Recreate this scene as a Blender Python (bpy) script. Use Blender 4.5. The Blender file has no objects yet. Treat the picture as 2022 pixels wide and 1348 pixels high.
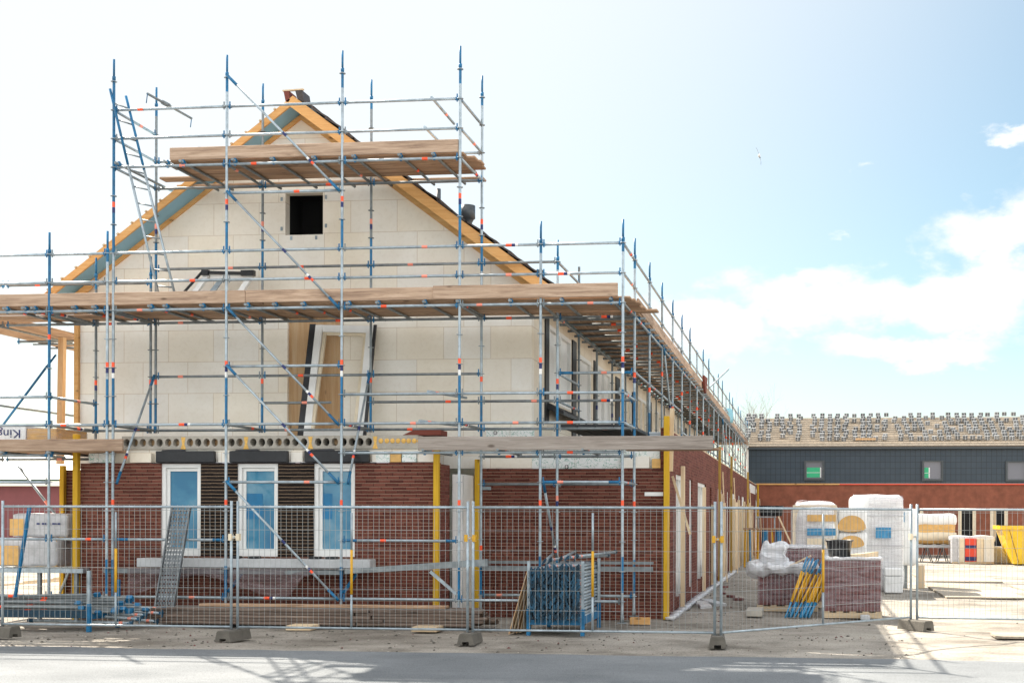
import bpy, bmesh, math, random
from mathutils import Vector, Matrix, noise, Euler
R=math.radians; rnd=random.Random(7)
scene=bpy.context.scene; col=scene.collection

# ---------------------------------------------------------------- camera model (f in pixels of a 2022 wide picture)
F,CX,CY,TH,RO=2406.75,1342.35,1020.0,.1036,-.0027
EYE=Vector((3.066,-20.1908,1.8689))
def ray(x,y):
    a,b=(x-CX)/F,-(y-CY)/F
    c,s=math.cos(RO),math.sin(RO); u,v=c*a+s*b,-s*a+c*b
    c,s=math.cos(TH),math.sin(TH); return Vector((c*u-s,s*u+c,v))
def atY(x,y,Y): d=ray(x,y); return EYE+d*((Y-EYE.y)/d.y)
def atX(x,y,X): d=ray(x,y); return EYE+d*((X-EYE.x)/d.x)
def atZ(x,y,Z=0.): d=ray(x,y); return EYE+d*((Z-EYE.z)/d.z)
cd=bpy.data.cameras.new('camera'); cam=bpy.data.objects.new('camera',cd); col.objects.link(cam)
cd.sensor_width=36; cd.lens=36*F/2022; cd.shift_x=-(CX-1011)/2022; cd.shift_y=(CY-674)/2022
cd.clip_start=.1; cd.clip_end=3000
cam.location=EYE
c,s=math.cos(TH),math.sin(TH)
m=Matrix(((c,0,s),(s,0,-c),(0,1,0)))      # columns: right, up, back
m=m@Matrix.Rotation(RO,3,'Z').inverted()
cam.rotation_euler=m.to_euler()
scene.camera=cam

# ---------------------------------------------------------------- materials
def mat(name,colr,rough=.7,metal=0.,var=0.,vscale=6.,bump=0.,bscale=40.,rand=0.,alpha=1.,spec=None,trans=0.,coat=0.):
    m=bpy.data.materials.new(name); m.use_nodes=True; nt=m.node_tree; b=nt.nodes['Principled BSDF']
    b.inputs['Base Color'].default_value=(*colr,1); b.inputs['Roughness'].default_value=rough; b.inputs['Metallic'].default_value=metal
    b.inputs['Alpha'].default_value=alpha
    if spec is not None: b.inputs['Specular IOR Level'].default_value=spec
    if coat: b.inputs['Coat Weight'].default_value=coat
    L=nt.links; N=nt.nodes
    tc=N.new('ShaderNodeTexCoord')
    src=None
    if var or rand:
        hsv=N.new('ShaderNodeHueSaturation'); hsv.inputs['Color'].default_value=(*colr,1)
        val=None
        if var:
            n=N.new('ShaderNodeTexNoise'); n.inputs['Scale'].default_value=vscale; n.inputs['Detail'].default_value=6; n.inputs['Roughness'].default_value=.65
            L.new(tc.outputs['Object'],n.inputs['Vector'])
            mr=N.new('ShaderNodeMapRange'); mr.inputs['From Min'].default_value=.3; mr.inputs['From Max'].default_value=.7
            mr.inputs['To Min'].default_value=1-var; mr.inputs['To Max'].default_value=1+var
            L.new(n.outputs['Fac'],mr.inputs['Value']); val=mr.outputs[0]
        if rand:
            oi=N.new('ShaderNodeObjectInfo'); mr2=N.new('ShaderNodeMapRange'); mr2.inputs['To Min'].default_value=1-rand; mr2.inputs['To Max'].default_value=1+rand
            L.new(oi.outputs['Random'],mr2.inputs['Value'])
            if val is not None:
                mu=N.new('ShaderNodeMath'); mu.operation='MULTIPLY'; L.new(val,mu.inputs[0]); L.new(mr2.outputs[0],mu.inputs[1]); val=mu.outputs[0]
            else: val=mr2.outputs[0]
        L.new(val,hsv.inputs['Value']); L.new(hsv.outputs[0],b.inputs['Base Color'])
    if bump:
        n=N.new('ShaderNodeTexNoise'); n.inputs['Scale'].default_value=bscale; n.inputs['Detail'].default_value=5
        L.new(tc.outputs['Object'],n.inputs['Vector']); bp=N.new('ShaderNodeBump'); bp.inputs['Strength'].default_value=bump; bp.inputs['Distance'].default_value=.02
        L.new(n.outputs['Fac'],bp.inputs['Height']); L.new(bp.outputs[0],b.inputs['Normal'])
    return m
def ramp(N,stops):
    r=N.new('ShaderNodeValToRGB'); e=r.color_ramp.elements
    while len(e)<len(stops): e.new(.5)
    for i,(p,c) in enumerate(stops): e[i].position=p; e[i].color=(*c,1)
    return r
def wood(name,cols,axis='X',scale=1.,rough=.8,rand=.12,knots=True):
    m=bpy.data.materials.new(name); m.use_nodes=True; nt=m.node_tree; N=nt.nodes; L=nt.links; b=N['Principled BSDF']; b.inputs['Roughness'].default_value=rough
    tc=N.new('ShaderNodeTexCoord'); oi=N.new('ShaderNodeObjectInfo'); ad=N.new('ShaderNodeVectorMath'); ad.operation='MULTIPLY_ADD'
    ad.inputs[1].default_value=(1,1,1); L.new(tc.outputs['Object'],ad.inputs[0])
    sc=N.new('ShaderNodeVectorMath'); sc.operation='SCALE'; sc.inputs[0].default_value=(17,31,23); L.new(oi.outputs['Random'],sc.inputs['Scale']); L.new(sc.outputs[0],ad.inputs[2])
    mp=N.new('ShaderNodeMapping'); k={'X':(1.2,22,22),'Y':(22,1.2,22),'Z':(22,22,1.2)}[axis]; mp.inputs['Scale'].default_value=[v*scale for v in k]
    L.new(ad.outputs[0],mp.inputs['Vector'])
    n=N.new('ShaderNodeTexNoise'); n.inputs['Scale'].default_value=1.; n.inputs['Detail'].default_value=7; n.inputs['Roughness'].default_value=.7; n.inputs['Distortion'].default_value=.6
    L.new(mp.outputs[0],n.inputs['Vector'])
    r=ramp(N,[(.28,cols[0]),(.5,cols[1]),(.72,cols[2])]); L.new(n.outputs['Fac'],r.inputs[0])
    out=r.outputs[0]
    if knots:
        v=N.new('ShaderNodeTexVoronoi'); v.inputs['Scale'].default_value=1.; mp2=N.new('ShaderNodeMapping'); k2={'X':(1.6,4,4),'Y':(4,1.6,4),'Z':(4,4,1.6)}[axis]; mp2.inputs['Scale'].default_value=k2
        L.new(ad.outputs[0],mp2.inputs['Vector']); L.new(mp2.outputs[0],v.inputs['Vector'])
        kr=ramp(N,[(.06,(.25,.2,.16)),(.13,(1,1,1))]); L.new(v.outputs['Distance'],kr.inputs[0])
        mx=N.new('ShaderNodeMix'); mx.data_type='RGBA'; mx.blend_type='MULTIPLY'; mx.inputs[0].default_value=.8; L.new(out,mx.inputs[6]); L.new(kr.outputs[0],mx.inputs[7]); out=mx.outputs[2]
    hs=N.new('ShaderNodeHueSaturation'); mr=N.new('ShaderNodeMapRange'); mr.inputs['To Min'].default_value=1-rand; mr.inputs['To Max'].default_value=1+rand
    L.new(oi.outputs['Random'],mr.inputs['Value']); L.new(mr.outputs[0],hs.inputs['Value']); L.new(out,hs.inputs['Color']); L.new(hs.outputs[0],b.inputs['Base Color'])
    bp=N.new('ShaderNodeBump'); bp.inputs['Strength'].default_value=.35; bp.inputs['Distance'].default_value=.01; L.new(n.outputs['Fac'],bp.inputs['Height']); L.new(bp.outputs[0],b.inputs['Normal'])
    return m
def brick(name,cols,mortar,axes='xz',course=.0625,length=.22,bed=.2,head=.06,headcol=None,patch=0.):
    m=bpy.data.materials.new(name); m.use_nodes=True; nt=m.node_tree; N=nt.nodes; L=nt.links; b=N['Principled BSDF']; b.inputs['Roughness'].default_value=.9; b.inputs['Specular IOR Level'].default_value=.2
    tc=N.new('ShaderNodeTexCoord'); sp=N.new('ShaderNodeSeparateXYZ'); L.new(tc.outputs['Object'],sp.inputs[0])
    def M(op,a,bb=None):
        n=N.new('ShaderNodeMath'); n.operation=op
        for i,v in enumerate((a,bb)):
            if v is None: continue
            if isinstance(v,(int,float)): n.inputs[i].default_value=v
            else: L.new(v,n.inputs[i])
        return n.outputs[0]
    u=sp.outputs[axes[0].upper()]; w=sp.outputs['Z']
    wob=N.new('ShaderNodeTexNoise'); wob.inputs['Scale'].default_value=9.; wob.inputs['Detail'].default_value=3; L.new(tc.outputs['Object'],wob.inputs['Vector'])
    wz=M('ADD',w,M('MULTIPLY',M('SUBTRACT',wob.outputs['Fac'],.5),.012))
    rz=M('DIVIDE',wz,course); row=M('FLOOR',rz); fz=M('FRACT',rz)
    off=M('MULTIPLY',M('MODULO',row,2.),.5); jit=M('MULTIPLY',M('FRACT',M('MULTIPLY',M('SINE',M('MULTIPLY',row,12.9898)),43758.5)),.35)
    ru=M('ADD',M('ADD',M('DIVIDE',u,length),off),jit); fu=M('FRACT',ru); cu=M('FLOOR',ru)
    cv=N.new('ShaderNodeCombineXYZ'); L.new(cu,cv.inputs[0]); L.new(row,cv.inputs[1])
    wn=N.new('ShaderNodeTexWhiteNoise'); wn.noise_dimensions='2D'; L.new(cv.outputs[0],wn.inputs['Vector'])
    r=ramp(N,[(0,cols[0]),(.55,cols[1]),(1,cols[2])]); L.new(wn.outputs['Value'],r.inputs[0])
    n2=N.new('ShaderNodeTexNoise'); n2.inputs['Scale'].default_value=60.; n2.inputs['Detail'].default_value=4; L.new(tc.outputs['Object'],n2.inputs['Vector'])
    n3=N.new('ShaderNodeTexNoise'); n3.inputs['Scale'].default_value=1.3; n3.inputs['Detail'].default_value=5; L.new(tc.outputs['Object'],n3.inputs['Vector'])
    hs=N.new('ShaderNodeHueSaturation'); L.new(r.outputs[0],hs.inputs['Color']); L.new(M('ADD',M('MULTIPLY',n2.outputs['Fac'],.5),M('ADD',.45,M('MULTIPLY',n3.outputs['Fac'],.6+patch))),hs.inputs['Value'])
    hm=N.new('ShaderNodeMix'); hm.data_type='RGBA'; L.new(M('LESS_THAN',fu,head),hm.inputs[0]); L.new(hs.outputs[0],hm.inputs[6]); hm.inputs[7].default_value=(*(headcol or mortar),1)
    bm_=N.new('ShaderNodeMix'); bm_.data_type='RGBA'; L.new(M('LESS_THAN',fz,bed),bm_.inputs[0]); L.new(hm.outputs[2],bm_.inputs[6])
    mh=N.new('ShaderNodeHueSaturation'); mh.inputs['Color'].default_value=(*mortar,1); L.new(M('ADD',.45,M('MULTIPLY',n2.outputs['Fac'],1.1)),mh.inputs['Value']); L.new(mh.outputs[0],bm_.inputs[7])
    L.new(bm_.outputs[2],b.inputs['Base Color'])
    ht=M('MINIMUM',M('MULTIPLY',M('MINIMUM',M('MAXIMUM',M('SUBTRACT',fz,bed-.04),0.),.12),8.),M('MULTIPLY',M('MINIMUM',M('MAXIMUM',M('SUBTRACT',fu,head-.01),0.),.05),20.))
    bp=N.new('ShaderNodeBump'); bp.inputs['Strength'].default_value=.8; bp.inputs['Distance'].default_value=.012; L.new(M('ADD',ht,M('MULTIPLY',n2.outputs['Fac'],.3)),bp.inputs['Height']); L.new(bp.outputs[0],b.inputs['Normal'])
    return m
def blocks(name,cols,joint,axes='xz',course=.6,length=.9,w=.006,rough=.85,scrib=None):
    m=bpy.data.materials.new(name); m.use_nodes=True; nt=m.node_tree; N=nt.nodes; L=nt.links; b=N['Principled BSDF']; b.inputs['Roughness'].default_value=rough; b.inputs['Specular IOR Level'].default_value=.25
    tc=N.new('ShaderNodeTexCoord'); sp=N.new('ShaderNodeSeparateXYZ'); L.new(tc.outputs['Object'],sp.inputs[0]); cb=N.new('ShaderNodeCombineXYZ')
    L.new(sp.outputs[axes[0].upper()],cb.inputs[0]); L.new(sp.outputs['Z'],cb.inputs[1])
    br=N.new('ShaderNodeTexBrick'); br.offset=.43; br.inputs['Scale'].default_value=1.; br.inputs['Brick Width'].default_value=length; br.inputs['Row Height'].default_value=course; br.inputs['Mortar Size'].default_value=w; br.inputs['Mortar Smooth'].default_value=.3
    br.inputs['Color1'].default_value=(*cols[0],1); br.inputs['Color2'].default_value=(*cols[1],1); br.inputs['Mortar'].default_value=(*joint,1); L.new(cb.outputs[0],br.inputs['Vector'])
    n=N.new('ShaderNodeTexNoise'); n.inputs['Scale'].default_value=.9; n.inputs['Detail'].default_value=6; L.new(tc.outputs['Object'],n.inputs['Vector'])
    r=ramp(N,[(.33,(.90,.875,.84)),(.58,(1,1,1))]); L.new(n.outputs['Fac'],r.inputs[0])
    mx=N.new('ShaderNodeMix'); mx.data_type='RGBA'; mx.blend_type='MULTIPLY'; mx.inputs[0].default_value=1.; L.new(br.outputs['Color'],mx.inputs[6]); L.new(r.outputs[0],mx.inputs[7]); out=mx.outputs[2]
    n4=N.new('ShaderNodeTexNoise'); n4.inputs['Scale'].default_value=14; n4.inputs['Detail'].default_value=8; L.new(tc.outputs['Object'],n4.inputs['Vector'])
    r4=ramp(N,[(.36,(.965,.96,.95)),(.5,(1,1,1))]); L.new(n4.outputs['Fac'],r4.inputs[0])
    m4=N.new('ShaderNodeMix'); m4.data_type='RGBA'; m4.blend_type='MULTIPLY'; m4.inputs[0].default_value=1.; L.new(out,m4.inputs[6]); L.new(r4.outputs[0],m4.inputs[7]); out=m4.outputs[2]
    if scrib:
        ns=N.new('ShaderNodeTexNoise'); ns.inputs['Scale'].default_value=7; ns.inputs['Detail'].default_value=3; ns.inputs['Distortion'].default_value=1.5; L.new(tc.outputs['Object'],ns.inputs['Vector'])
        rs=ramp(N,[(.455,(0,0,0)),(.48,(1,1,1)),(.5,(0,0,0))]); rs.color_ramp.elements[2].position=.505; L.new(ns.outputs['Fac'],rs.inputs[0])
        ms=N.new('ShaderNodeMix'); ms.data_type='RGBA'; L.new(rs.outputs[0],ms.inputs[0]); L.new(out,ms.inputs[6]); ms.inputs[7].default_value=(*scrib,1); out=ms.outputs[2]
    L.new(out,b.inputs['Base Color']); return m
def film(name,colr,a=.35,rough=.25,scale=9.):
    m=bpy.data.materials.new(name); m.use_nodes=True; nt=m.node_tree; N=nt.nodes; L=nt.links; b=N['Principled BSDF']
    b.inputs['Base Color'].default_value=(*colr,1); b.inputs['Roughness'].default_value=rough
    tc=N.new('ShaderNodeTexCoord'); mp=N.new('ShaderNodeMapping'); mp.inputs['Rotation'].default_value=(.2,-.62,.3); mp.inputs['Scale'].default_value=(.45,1,3.6); L.new(tc.outputs['Object'],mp.inputs['Vector'])
    n=N.new('ShaderNodeTexNoise'); n.inputs['Scale'].default_value=scale; n.inputs['Detail'].default_value=4; n.inputs['Distortion'].default_value=1.2; L.new(mp.outputs[0],n.inputs['Vector'])
    mr=N.new('ShaderNodeMapRange'); mr.inputs['From Min'].default_value=.35; mr.inputs['From Max'].default_value=.7; mr.inputs['To Min'].default_value=max(0,a-.13); mr.inputs['To Max'].default_value=min(1,a+.2); L.new(n.outputs['Fac'],mr.inputs['Value']); L.new(mr.outputs[0],b.inputs['Alpha'])
    bp=N.new('ShaderNodeBump'); bp.inputs['Strength'].default_value=.7; bp.inputs['Distance'].default_value=.04; L.new(n.outputs['Fac'],bp.inputs['Height']); L.new(bp.outputs[0],b.inputs['Normal'])
    return m
MT={}
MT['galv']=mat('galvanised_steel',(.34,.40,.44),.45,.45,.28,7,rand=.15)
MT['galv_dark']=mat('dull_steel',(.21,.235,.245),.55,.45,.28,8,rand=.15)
MT['blue']=mat('blue_paint',(.004,.125,.27),.5,0,.35,9,rand=.2)
MT['orange']=mat('orange_sticker',(.95,.10,.03),.5)
MT['pink']=mat('faded_sticker',(.85,.28,.2),.6)
MT['white']=mat('white_paint',(.8,.8,.78),.45,0,.05,3)
MT['navy']=mat('navy_print',(.01,.02,.12),.5)
MT['yellow']=mat('yellow_paint',(.62,.33,.012),.5,0,.18,9)
MT['skip']=mat('skip_yellow_paint',(.80,.50,.008),.42,0,.12,5,coat=.2)
MT['black']=mat('black_membrane',(.012,.013,.016),.45,0,.3,9,bump=.3,bscale=14)
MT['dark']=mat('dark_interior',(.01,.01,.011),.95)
MT['plank']=wood('weathered_plank',[(.14,.08,.045),(.35,.22,.135),(.50,.35,.235)],'X',rand=.28)
MT['plankY']=wood('weathered_plank_across',[(.14,.08,.045),(.35,.22,.135),(.50,.35,.235)],'Y',rand=.28)
MT['toe']=wood('grey_brown_board',[(.17,.105,.07),(.40,.275,.19),(.55,.41,.305)],'X',rand=.2)
MT['pile']=wood('dirty_shaded_board',[(.06,.043,.034),(.14,.10,.078),(.23,.18,.145)],'X',rand=.3)  # darker than the deck planks: dirt, plus shade put into the colour
MT['greyboard']=wood('grey_board',[(.16,.13,.11),(.31,.265,.23),(.43,.38,.34)],'X',rand=.1)
MT['toeY']=wood('grey_brown_board_across',[(.17,.105,.07),(.40,.275,.19),(.55,.41,.305)],'Y',rand=.2)
MT['pine']=wood('orange_pine',[(.55,.27,.08),(.66,.36,.13),(.74,.45,.19)],'X',rand=.06)
MT['batten']=wood('pale_batten',[(.5,.36,.22),(.62,.48,.31),(.72,.58,.4)],'Z',rand=.15,knots=False)
MT['battenX']=wood('pale_batten_flat',[(.5,.36,.22),(.62,.48,.31),(.72,.58,.4)],'X',rand=.15,knots=False)
MT['ply']=wood('plywood',[(.42,.22,.09),(.56,.36,.19),(.62,.47,.31)],'Z',scale=.35)
MT['membrane']=mat('blue_grey_underlay',(.24,.46,.60),.6,0,.06,2)
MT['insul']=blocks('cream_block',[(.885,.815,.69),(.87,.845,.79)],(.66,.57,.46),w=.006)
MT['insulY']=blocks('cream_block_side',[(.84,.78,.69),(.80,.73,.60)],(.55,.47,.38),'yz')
MT['strip']=blocks('printed_board',[(.84,.87,.86),(.80,.84,.84)],(.6,.6,.55),course=2.,length=1.2,scrib=(.12,.36,.28))
MT['brick']=brick('red_brick',[(.09,.029,.022),(.135,.044,.032),(.175,.062,.045)],(.29,.18,.13),headcol=(.07,.022,.018))
MT['brickY']=brick('red_brick_side',[(.11,.035,.027),(.155,.051,.039),(.20,.07,.052)],(.25,.135,.10),'yz',bed=.13,headcol=(.08,.03,.02))
MT['brickD']=brick('dark_brick',[(.010,.008,.007),(.018,.013,.011),(.028,.02,.016)],(.27,.19,.13),bed=.17,headcol=(.012,.01,.009))
MT['brickF']=mat('far_red_brick',(.235,.08,.047),.9,0,.28,2.2)
MT['concrete']=mat('concrete',(.40,.37,.32),.9,0,.18,6,bump=.4,bscale=60)
MT['conc_dark']=mat('foot_concrete',(.125,.115,.098),.95,0,.2,9,bump=.5,bscale=60)
MT['stone']=mat('pale_stone',(.46,.47,.48),.75,0,.12,5)
MT['foam']=mat('foam_plug',(.75,.45,.12),.9,0,.2,30)
MT['tile']=mat('dark_roof_tile',(.05,.036,.032),.5,0,.3,12,rand=.2)
MT['tan']=mat('tan_foam_edge',(.66,.40,.14),.85,0,.15,7)
MT['packwhite']=mat('white_pack_wrap',(.76,.77,.77),.3,0,.08,2,bump=.25,bscale=2.6)
MT['packwhite'].node_tree.nodes['Principled BSDF'].inputs['Roughness'].default_value=.28
def crease(m,st,sc):
    nt=m.node_tree; N=nt.nodes; L=nt.links; tc=N.new('ShaderNodeTexCoord'); mp=N.new('ShaderNodeMapping'); mp.inputs['Rotation'].default_value=(.3,.5,.2); mp.inputs['Scale'].default_value=(1,1,.35); L.new(tc.outputs['Object'],mp.inputs['Vector']); n=N.new('ShaderNodeTexNoise'); n.inputs['Scale'].default_value=sc; n.inputs['Detail'].default_value=3; n.inputs['Distortion'].default_value=2.2; L.new(mp.outputs[0],n.inputs['Vector']); bp=N.new('ShaderNodeBump'); bp.inputs['Strength'].default_value=st; bp.inputs['Distance'].default_value=.05; L.new(n.outputs['Fac'],bp.inputs['Height']); L.new(bp.outputs[0],N['Principled BSDF'].inputs['Normal'])
crease(MT['packwhite'],.6,4.)
MT['packgrey']=mat('grey_pack_wrap',(.46,.46,.475),.35,0,.2,7,bump=.4,bscale=6)
MT['packcream']=mat('cream_pack',(.72,.62,.46),.5,0,.1,5,bump=.2,bscale=9)
MT['tub']=mat('black_rubber',(.022,.022,.025),.45,0,.3,9)
MT['grey_plastic']=mat('grey_pvc',(.045,.055,.062),.35)
MT['film']=film('clear_film',(.55,.48,.52),.15,.2,4.)
MT['filmw']=film('milky_film',(.80,.81,.84),.66,.25,4.)
MT['filmd']=film('dusty_film',(.22,.165,.175),.36,.3,4)
MT['pallet_brick']=mat('stacked_brick',(.15,.055,.052),.85,0,.3,9)
MT['rackblue']=mat('dull_blue_paint',(.010,.055,.10),.5,.2,.5,22,rand=.6)
MT['mesh']=mat('galvanised_wire',(.33,.345,.34),.5,.4)
MT['red']=mat('red_print',(.72,.06,.025),.5)
MT['bucket']=mat('white_bucket',(.62,.70,.76),.4)
MT['rustred']=mat('rust_red_cloth',(.18,.045,.03),.85)
MT['ltblue']=mat('light_blue_sheet',(.25,.52,.62),.6)
MT['bark']=mat('grey_bark',(.20,.17,.15),.9)

# ---------------------------------------------------------------- mesh builder
class MB:
    def __init__(s): s.v=[]; s.f=[]; s.mi=[]; s.mats=[]; s.sm=[]; s.cur=0; s.smooth=False
    def use(s,m):
        m=MT[m] if isinstance(m,str) else m
        if m not in s.mats: s.mats.append(m)
        s.cur=s.mats.index(m); return s
    def _f(s,idx): s.f.append(idx); s.mi.append(s.cur); s.sm.append(s.smooth)
    def hexa(s,p):       # 8 corners: bottom 4 ccw, top 4
        n=len(s.v); s.v+= [Vector(q) for q in p]
        for q in ((0,3,2,1),(4,5,6,7),(0,1,5,4),(1,2,6,5),(2,3,7,6),(3,0,4,7)): s._f([n+i for i in q])
        return s
    def box(s,x0,x1,y0,y1,z0,z1): 
        return s.hexa([(x0,y0,z0),(x1,y0,z0),(x1,y1,z0),(x0,y1,z0),(x0,y0,z1),(x1,y0,z1),(x1,y1,z1),(x0,y1,z1)])
    def cbox(s,x0,x1,y0,y1,z0,z1,b=.01):     # chamfered box
        x0,x1=min(x0,x1),max(x0,x1)
        lv=[(z0,b),(z0+b,0),(z1-b,0),(z1,b)]; n=len(s.v)
        for z,i in lv:
            for (x,y) in ((x0+b,y0+i),(x1-b,y0+i),(x1-i,y0+b),(x1-i,y1-b),(x1-b,y1-i),(x0+b,y1-i),(x0+i,y1-b),(x0+i,y0+b)): s.v.append(Vector((x,y,z)))
        for k in range(3):
            for i in range(8): s._f([n+8*k+i,n+8*k+(i+1)%8,n+8*k+8+(i+1)%8,n+8*k+8+i])
        s._f([n+i for i in range(7,-1,-1)]); s._f([n+24+i for i in range(8)]); return s
    def bar(s,p,q,w,h,up=(0,0,1)):
        p,q=Vector(p),Vector(q); d=(q-p).normalized(); u=Vector(up); a=d.cross(u)
        if a.length<1e-4: a=d.cross(Vector((1,0,0)))
        a.normalize(); b=a.cross(d); a*=w/2; b*=h/2
        return s.hexa([p-a-b,p+a-b,p+a+b,p-a+b,q-a-b,q+a-b,q+a+b,q-a+b])
    def tube(s,p,q,r,n=8,r2=None,cap=True):
        p,q=Vector(p),Vector(q); d=(q-p); 
        if d.length<1e-6: return s
        d.normalize(); a=d.orthogonal().normalized(); b=d.cross(a); r2=r if r2 is None else r2; k=len(s.v); sm=s.smooth; 
        for (o,rr) in ((p,r),(q,r2)):
            for i in range(n):
                t=2*math.pi*i/n; s.v.append(o+a*(rr*math.cos(t))+b*(rr*math.sin(t)))
        s.smooth=True
        for i in range(n): s._f([k+i,k+(i+1)%n,k+n+(i+1)%n,k+n+i])
        s.smooth=sm
        if cap: s._f([k+i for i in range(n-1,-1,-1)]); s._f([k+n+i for i in range(n)])
        return s
    def lathe(s,cx,cy,prof,n=20,sx=1.,sy=1.):     # prof: (r,z)
        k=len(s.v)
        for r,z in prof:
            for i in range(n): t=2*math.pi*i/n; s.v.append(Vector((cx+sx*r*math.cos(t),cy+sy*r*math.sin(t),z)))
        s.smooth=True
        for j in range(len(prof)-1):
            for i in range(n): s._f([k+j*n+i,k+j*n+(i+1)%n,k+(j+1)*n+(i+1)%n,k+(j+1)*n+i])
        s.smooth=False; return s
    def poly(s,pts,d):          # prism: polygon pts (3d) extruded by vector d
        n=len(s.v); d=Vector(d); pts=[Vector(p) for p in pts]; k=len(pts); s.v+=pts+[p+d for p in pts]
        s._f([n+i for i in range(k-1,-1,-1)]); s._f([n+k+i for i in range(k)])
        for i in range(k): s._f([n+i,n+(i+1)%k,n+k+(i+1)%k,n+k+i])
        return s
    def plate(s,outer,holes,d):   # flat outline with holes, extruded by d
        bm=bmesh.new(); 
        for loop in [outer]+holes:
            vs=[bm.verts.new(Vector(p)) for p in loop]
            for i in range(len(vs)): bm.edges.new((vs[i],vs[(i+1)%len(vs)]))
        bmesh.ops.triangle_fill(bm,use_beauty=True,edges=bm.edges[:])
        g=bmesh.ops.extrude_face_region(bm,geom=bm.faces[:])
        bmesh.ops.translate(bm,vec=Vector(d),verts=[e for e in g['geom'] if isinstance(e,bmesh.types.BMVert)])
        bmesh.ops.recalc_face_normals(bm,faces=bm.faces[:]); bm.verts.index_update(); n=len(s.v); s.v+=[v.co.copy() for v in bm.verts]
        for f in bm.faces: s._f([n+v.index for v in f.verts])
        bm.free(); return s
    def sphere(s,c,r,n=10,sx=1,sy=1,sz=1):
        c=Vector(c); k=len(s.v); m=n//2
        for j in range(m+1):
            ph=math.pi*j/m
            for i in range(n): t=2*math.pi*i/n; s.v.append(c+Vector((sx*r*math.sin(ph)*math.cos(t),sy*r*math.sin(ph)*math.sin(t),sz*r*math.cos(ph))))
        s.smooth=True
        for j in range(m):
            for i in range(n): s._f([k+j*n+i,k+(j+1)*n+i,k+(j+1)*n+(i+1)%n,k+j*n+(i+1)%n])
        s.smooth=False; return s
    def crumple(s,x0,x1,y0,y1,z0,z1,seg=.09,amp=.02,fr=4.,seed=0,rnd_=.25):   # soft, noise-pressed box
        def L(a,b): return max(2,int(abs(b-a)/seg))
        nx,ny,nz=L(x0,x1),L(y0,y1),L(z0,z1); ids={}; c=Vector(((x0+x1)/2,(y0+y1)/2,(z0+z1)/2)); hx,hy,hz=(x1-x0)/2,(y1-y0)/2,(z1-z0)/2
        def V(i,j,k):
            if (i,j,k) in ids: return ids[i,j,k]
            a,b,g=2*i/nx-1,2*j/ny-1,2*k/nz-1
            q=Vector((a*hx,b*hy,g*hz)); mn=min(hx,hy,hz)*rnd_
            inner=Vector((max(-hx+mn,min(hx-mn,q.x)),max(-hy+mn,min(hy-mn,q.y)),max(-hz+mn,min(hz-mn,q.z)))) if mn>0 else q
            dd=q-inner
            if mn>0 and dd.length>1e-6: q=inner+dd.normalized()*mn
            nn=noise.noise_vector((q+c)*fr+Vector((seed*7.3,seed*3.1,0))); q=q+c+nn*amp
            s.v.append(q); ids[i,j,k]=len(s.v)-1; return ids[i,j,k]
        s.smooth=True
        for i in range(nx):
            for j in range(ny):
                s._f([V(i,j,nz),V(i+1,j,nz),V(i+1,j+1,nz),V(i,j+1,nz)]); s._f([V(i,j+1,0),V(i+1,j+1,0),V(i+1,j,0),V(i,j,0)])
        for i in range(nx):
            for k in range(nz):
                s._f([V(i,0,k),V(i+1,0,k),V(i+1,0,k+1),V(i,0,k+1)]); s._f([V(i,ny,k+1),V(i+1,ny,k+1),V(i+1,ny,k),V(i,ny,k)])
        for j in range(ny):
            for k in range(nz):
                s._f([V(0,j,k+1),V(0,j+1,k+1),V(0,j+1,k),V(0,j,k)]); s._f([V(nx,j,k),V(nx,j+1,k),V(nx,j+1,k+1),V(nx,j,k+1)])
        s.smooth=False; return s
    def sheet(s,pts,nu,nv,f):       # curved sheet given by f(u,v)->Vector
        k=len(s.v)
        for j in range(nv+1):
            for i in range(nu+1): s.v.append(f(i/nu,j/nv))
        s.smooth=True
        for j in range(nv):
            for i in range(nu): s._f([k+j*(nu+1)+i,k+j*(nu+1)+i+1,k+(j+1)*(nu+1)+i+1,k+(j+1)*(nu+1)+i])
        s.smooth=False; return s
    def build(s,name,parent=None,origin=None):
        off=Vector((0,0,0))
        if parent is not None:
            r=parent
            while r is not None: off+=r.location; r=r.parent
        elif origin is not None: off=Vector(origin)
        elif s.v:
            xs=[v.x for v in s.v]; ys=[v.y for v in s.v]; zs=[v.z for v in s.v]; off=Vector(((min(xs)+max(xs))/2,(min(ys)+max(ys))/2,min(zs)))
        me=bpy.data.meshes.new(name); me.from_pydata([tuple(v-off) for v in s.v],[],s.f)
        for m in s.mats: me.materials.append(m)
        me.polygons.foreach_set('material_index',s.mi); me.polygons.foreach_set('use_smooth',s.sm); me.update()
        o=bpy.data.objects.new(name,me); col.objects.link(o)
        if parent is not None: o.parent=parent
        else: o.location=off
        return o
def tag(o,label=None,cat=None,group=None,kind=None):
    if label: o['label']=label
    if cat: o['category']=cat
    if group: o['group']=group
    if kind: o['kind']=kind
    return o
def thing(name,label,cat,loc=(0,0,0),group=None):
    o=bpy.data.objects.new(name,None); o.empty_display_size=.2; col.objects.link(o); o.location=loc; return tag(o,label,cat,group)
def copy_tree(o,parent=None):
    c=o.copy(); col.objects.link(c)
    if parent is not None: c.parent=parent
    for ch in o.children: copy_tree(ch,c)
    return c
SKY_STR,SKY_DUST,CLOUD,CLOUD_FILL,VEIL,SUN,EXPO=.05,1.0,6.6,20.,(.52,1.0),5.,1.63
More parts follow.
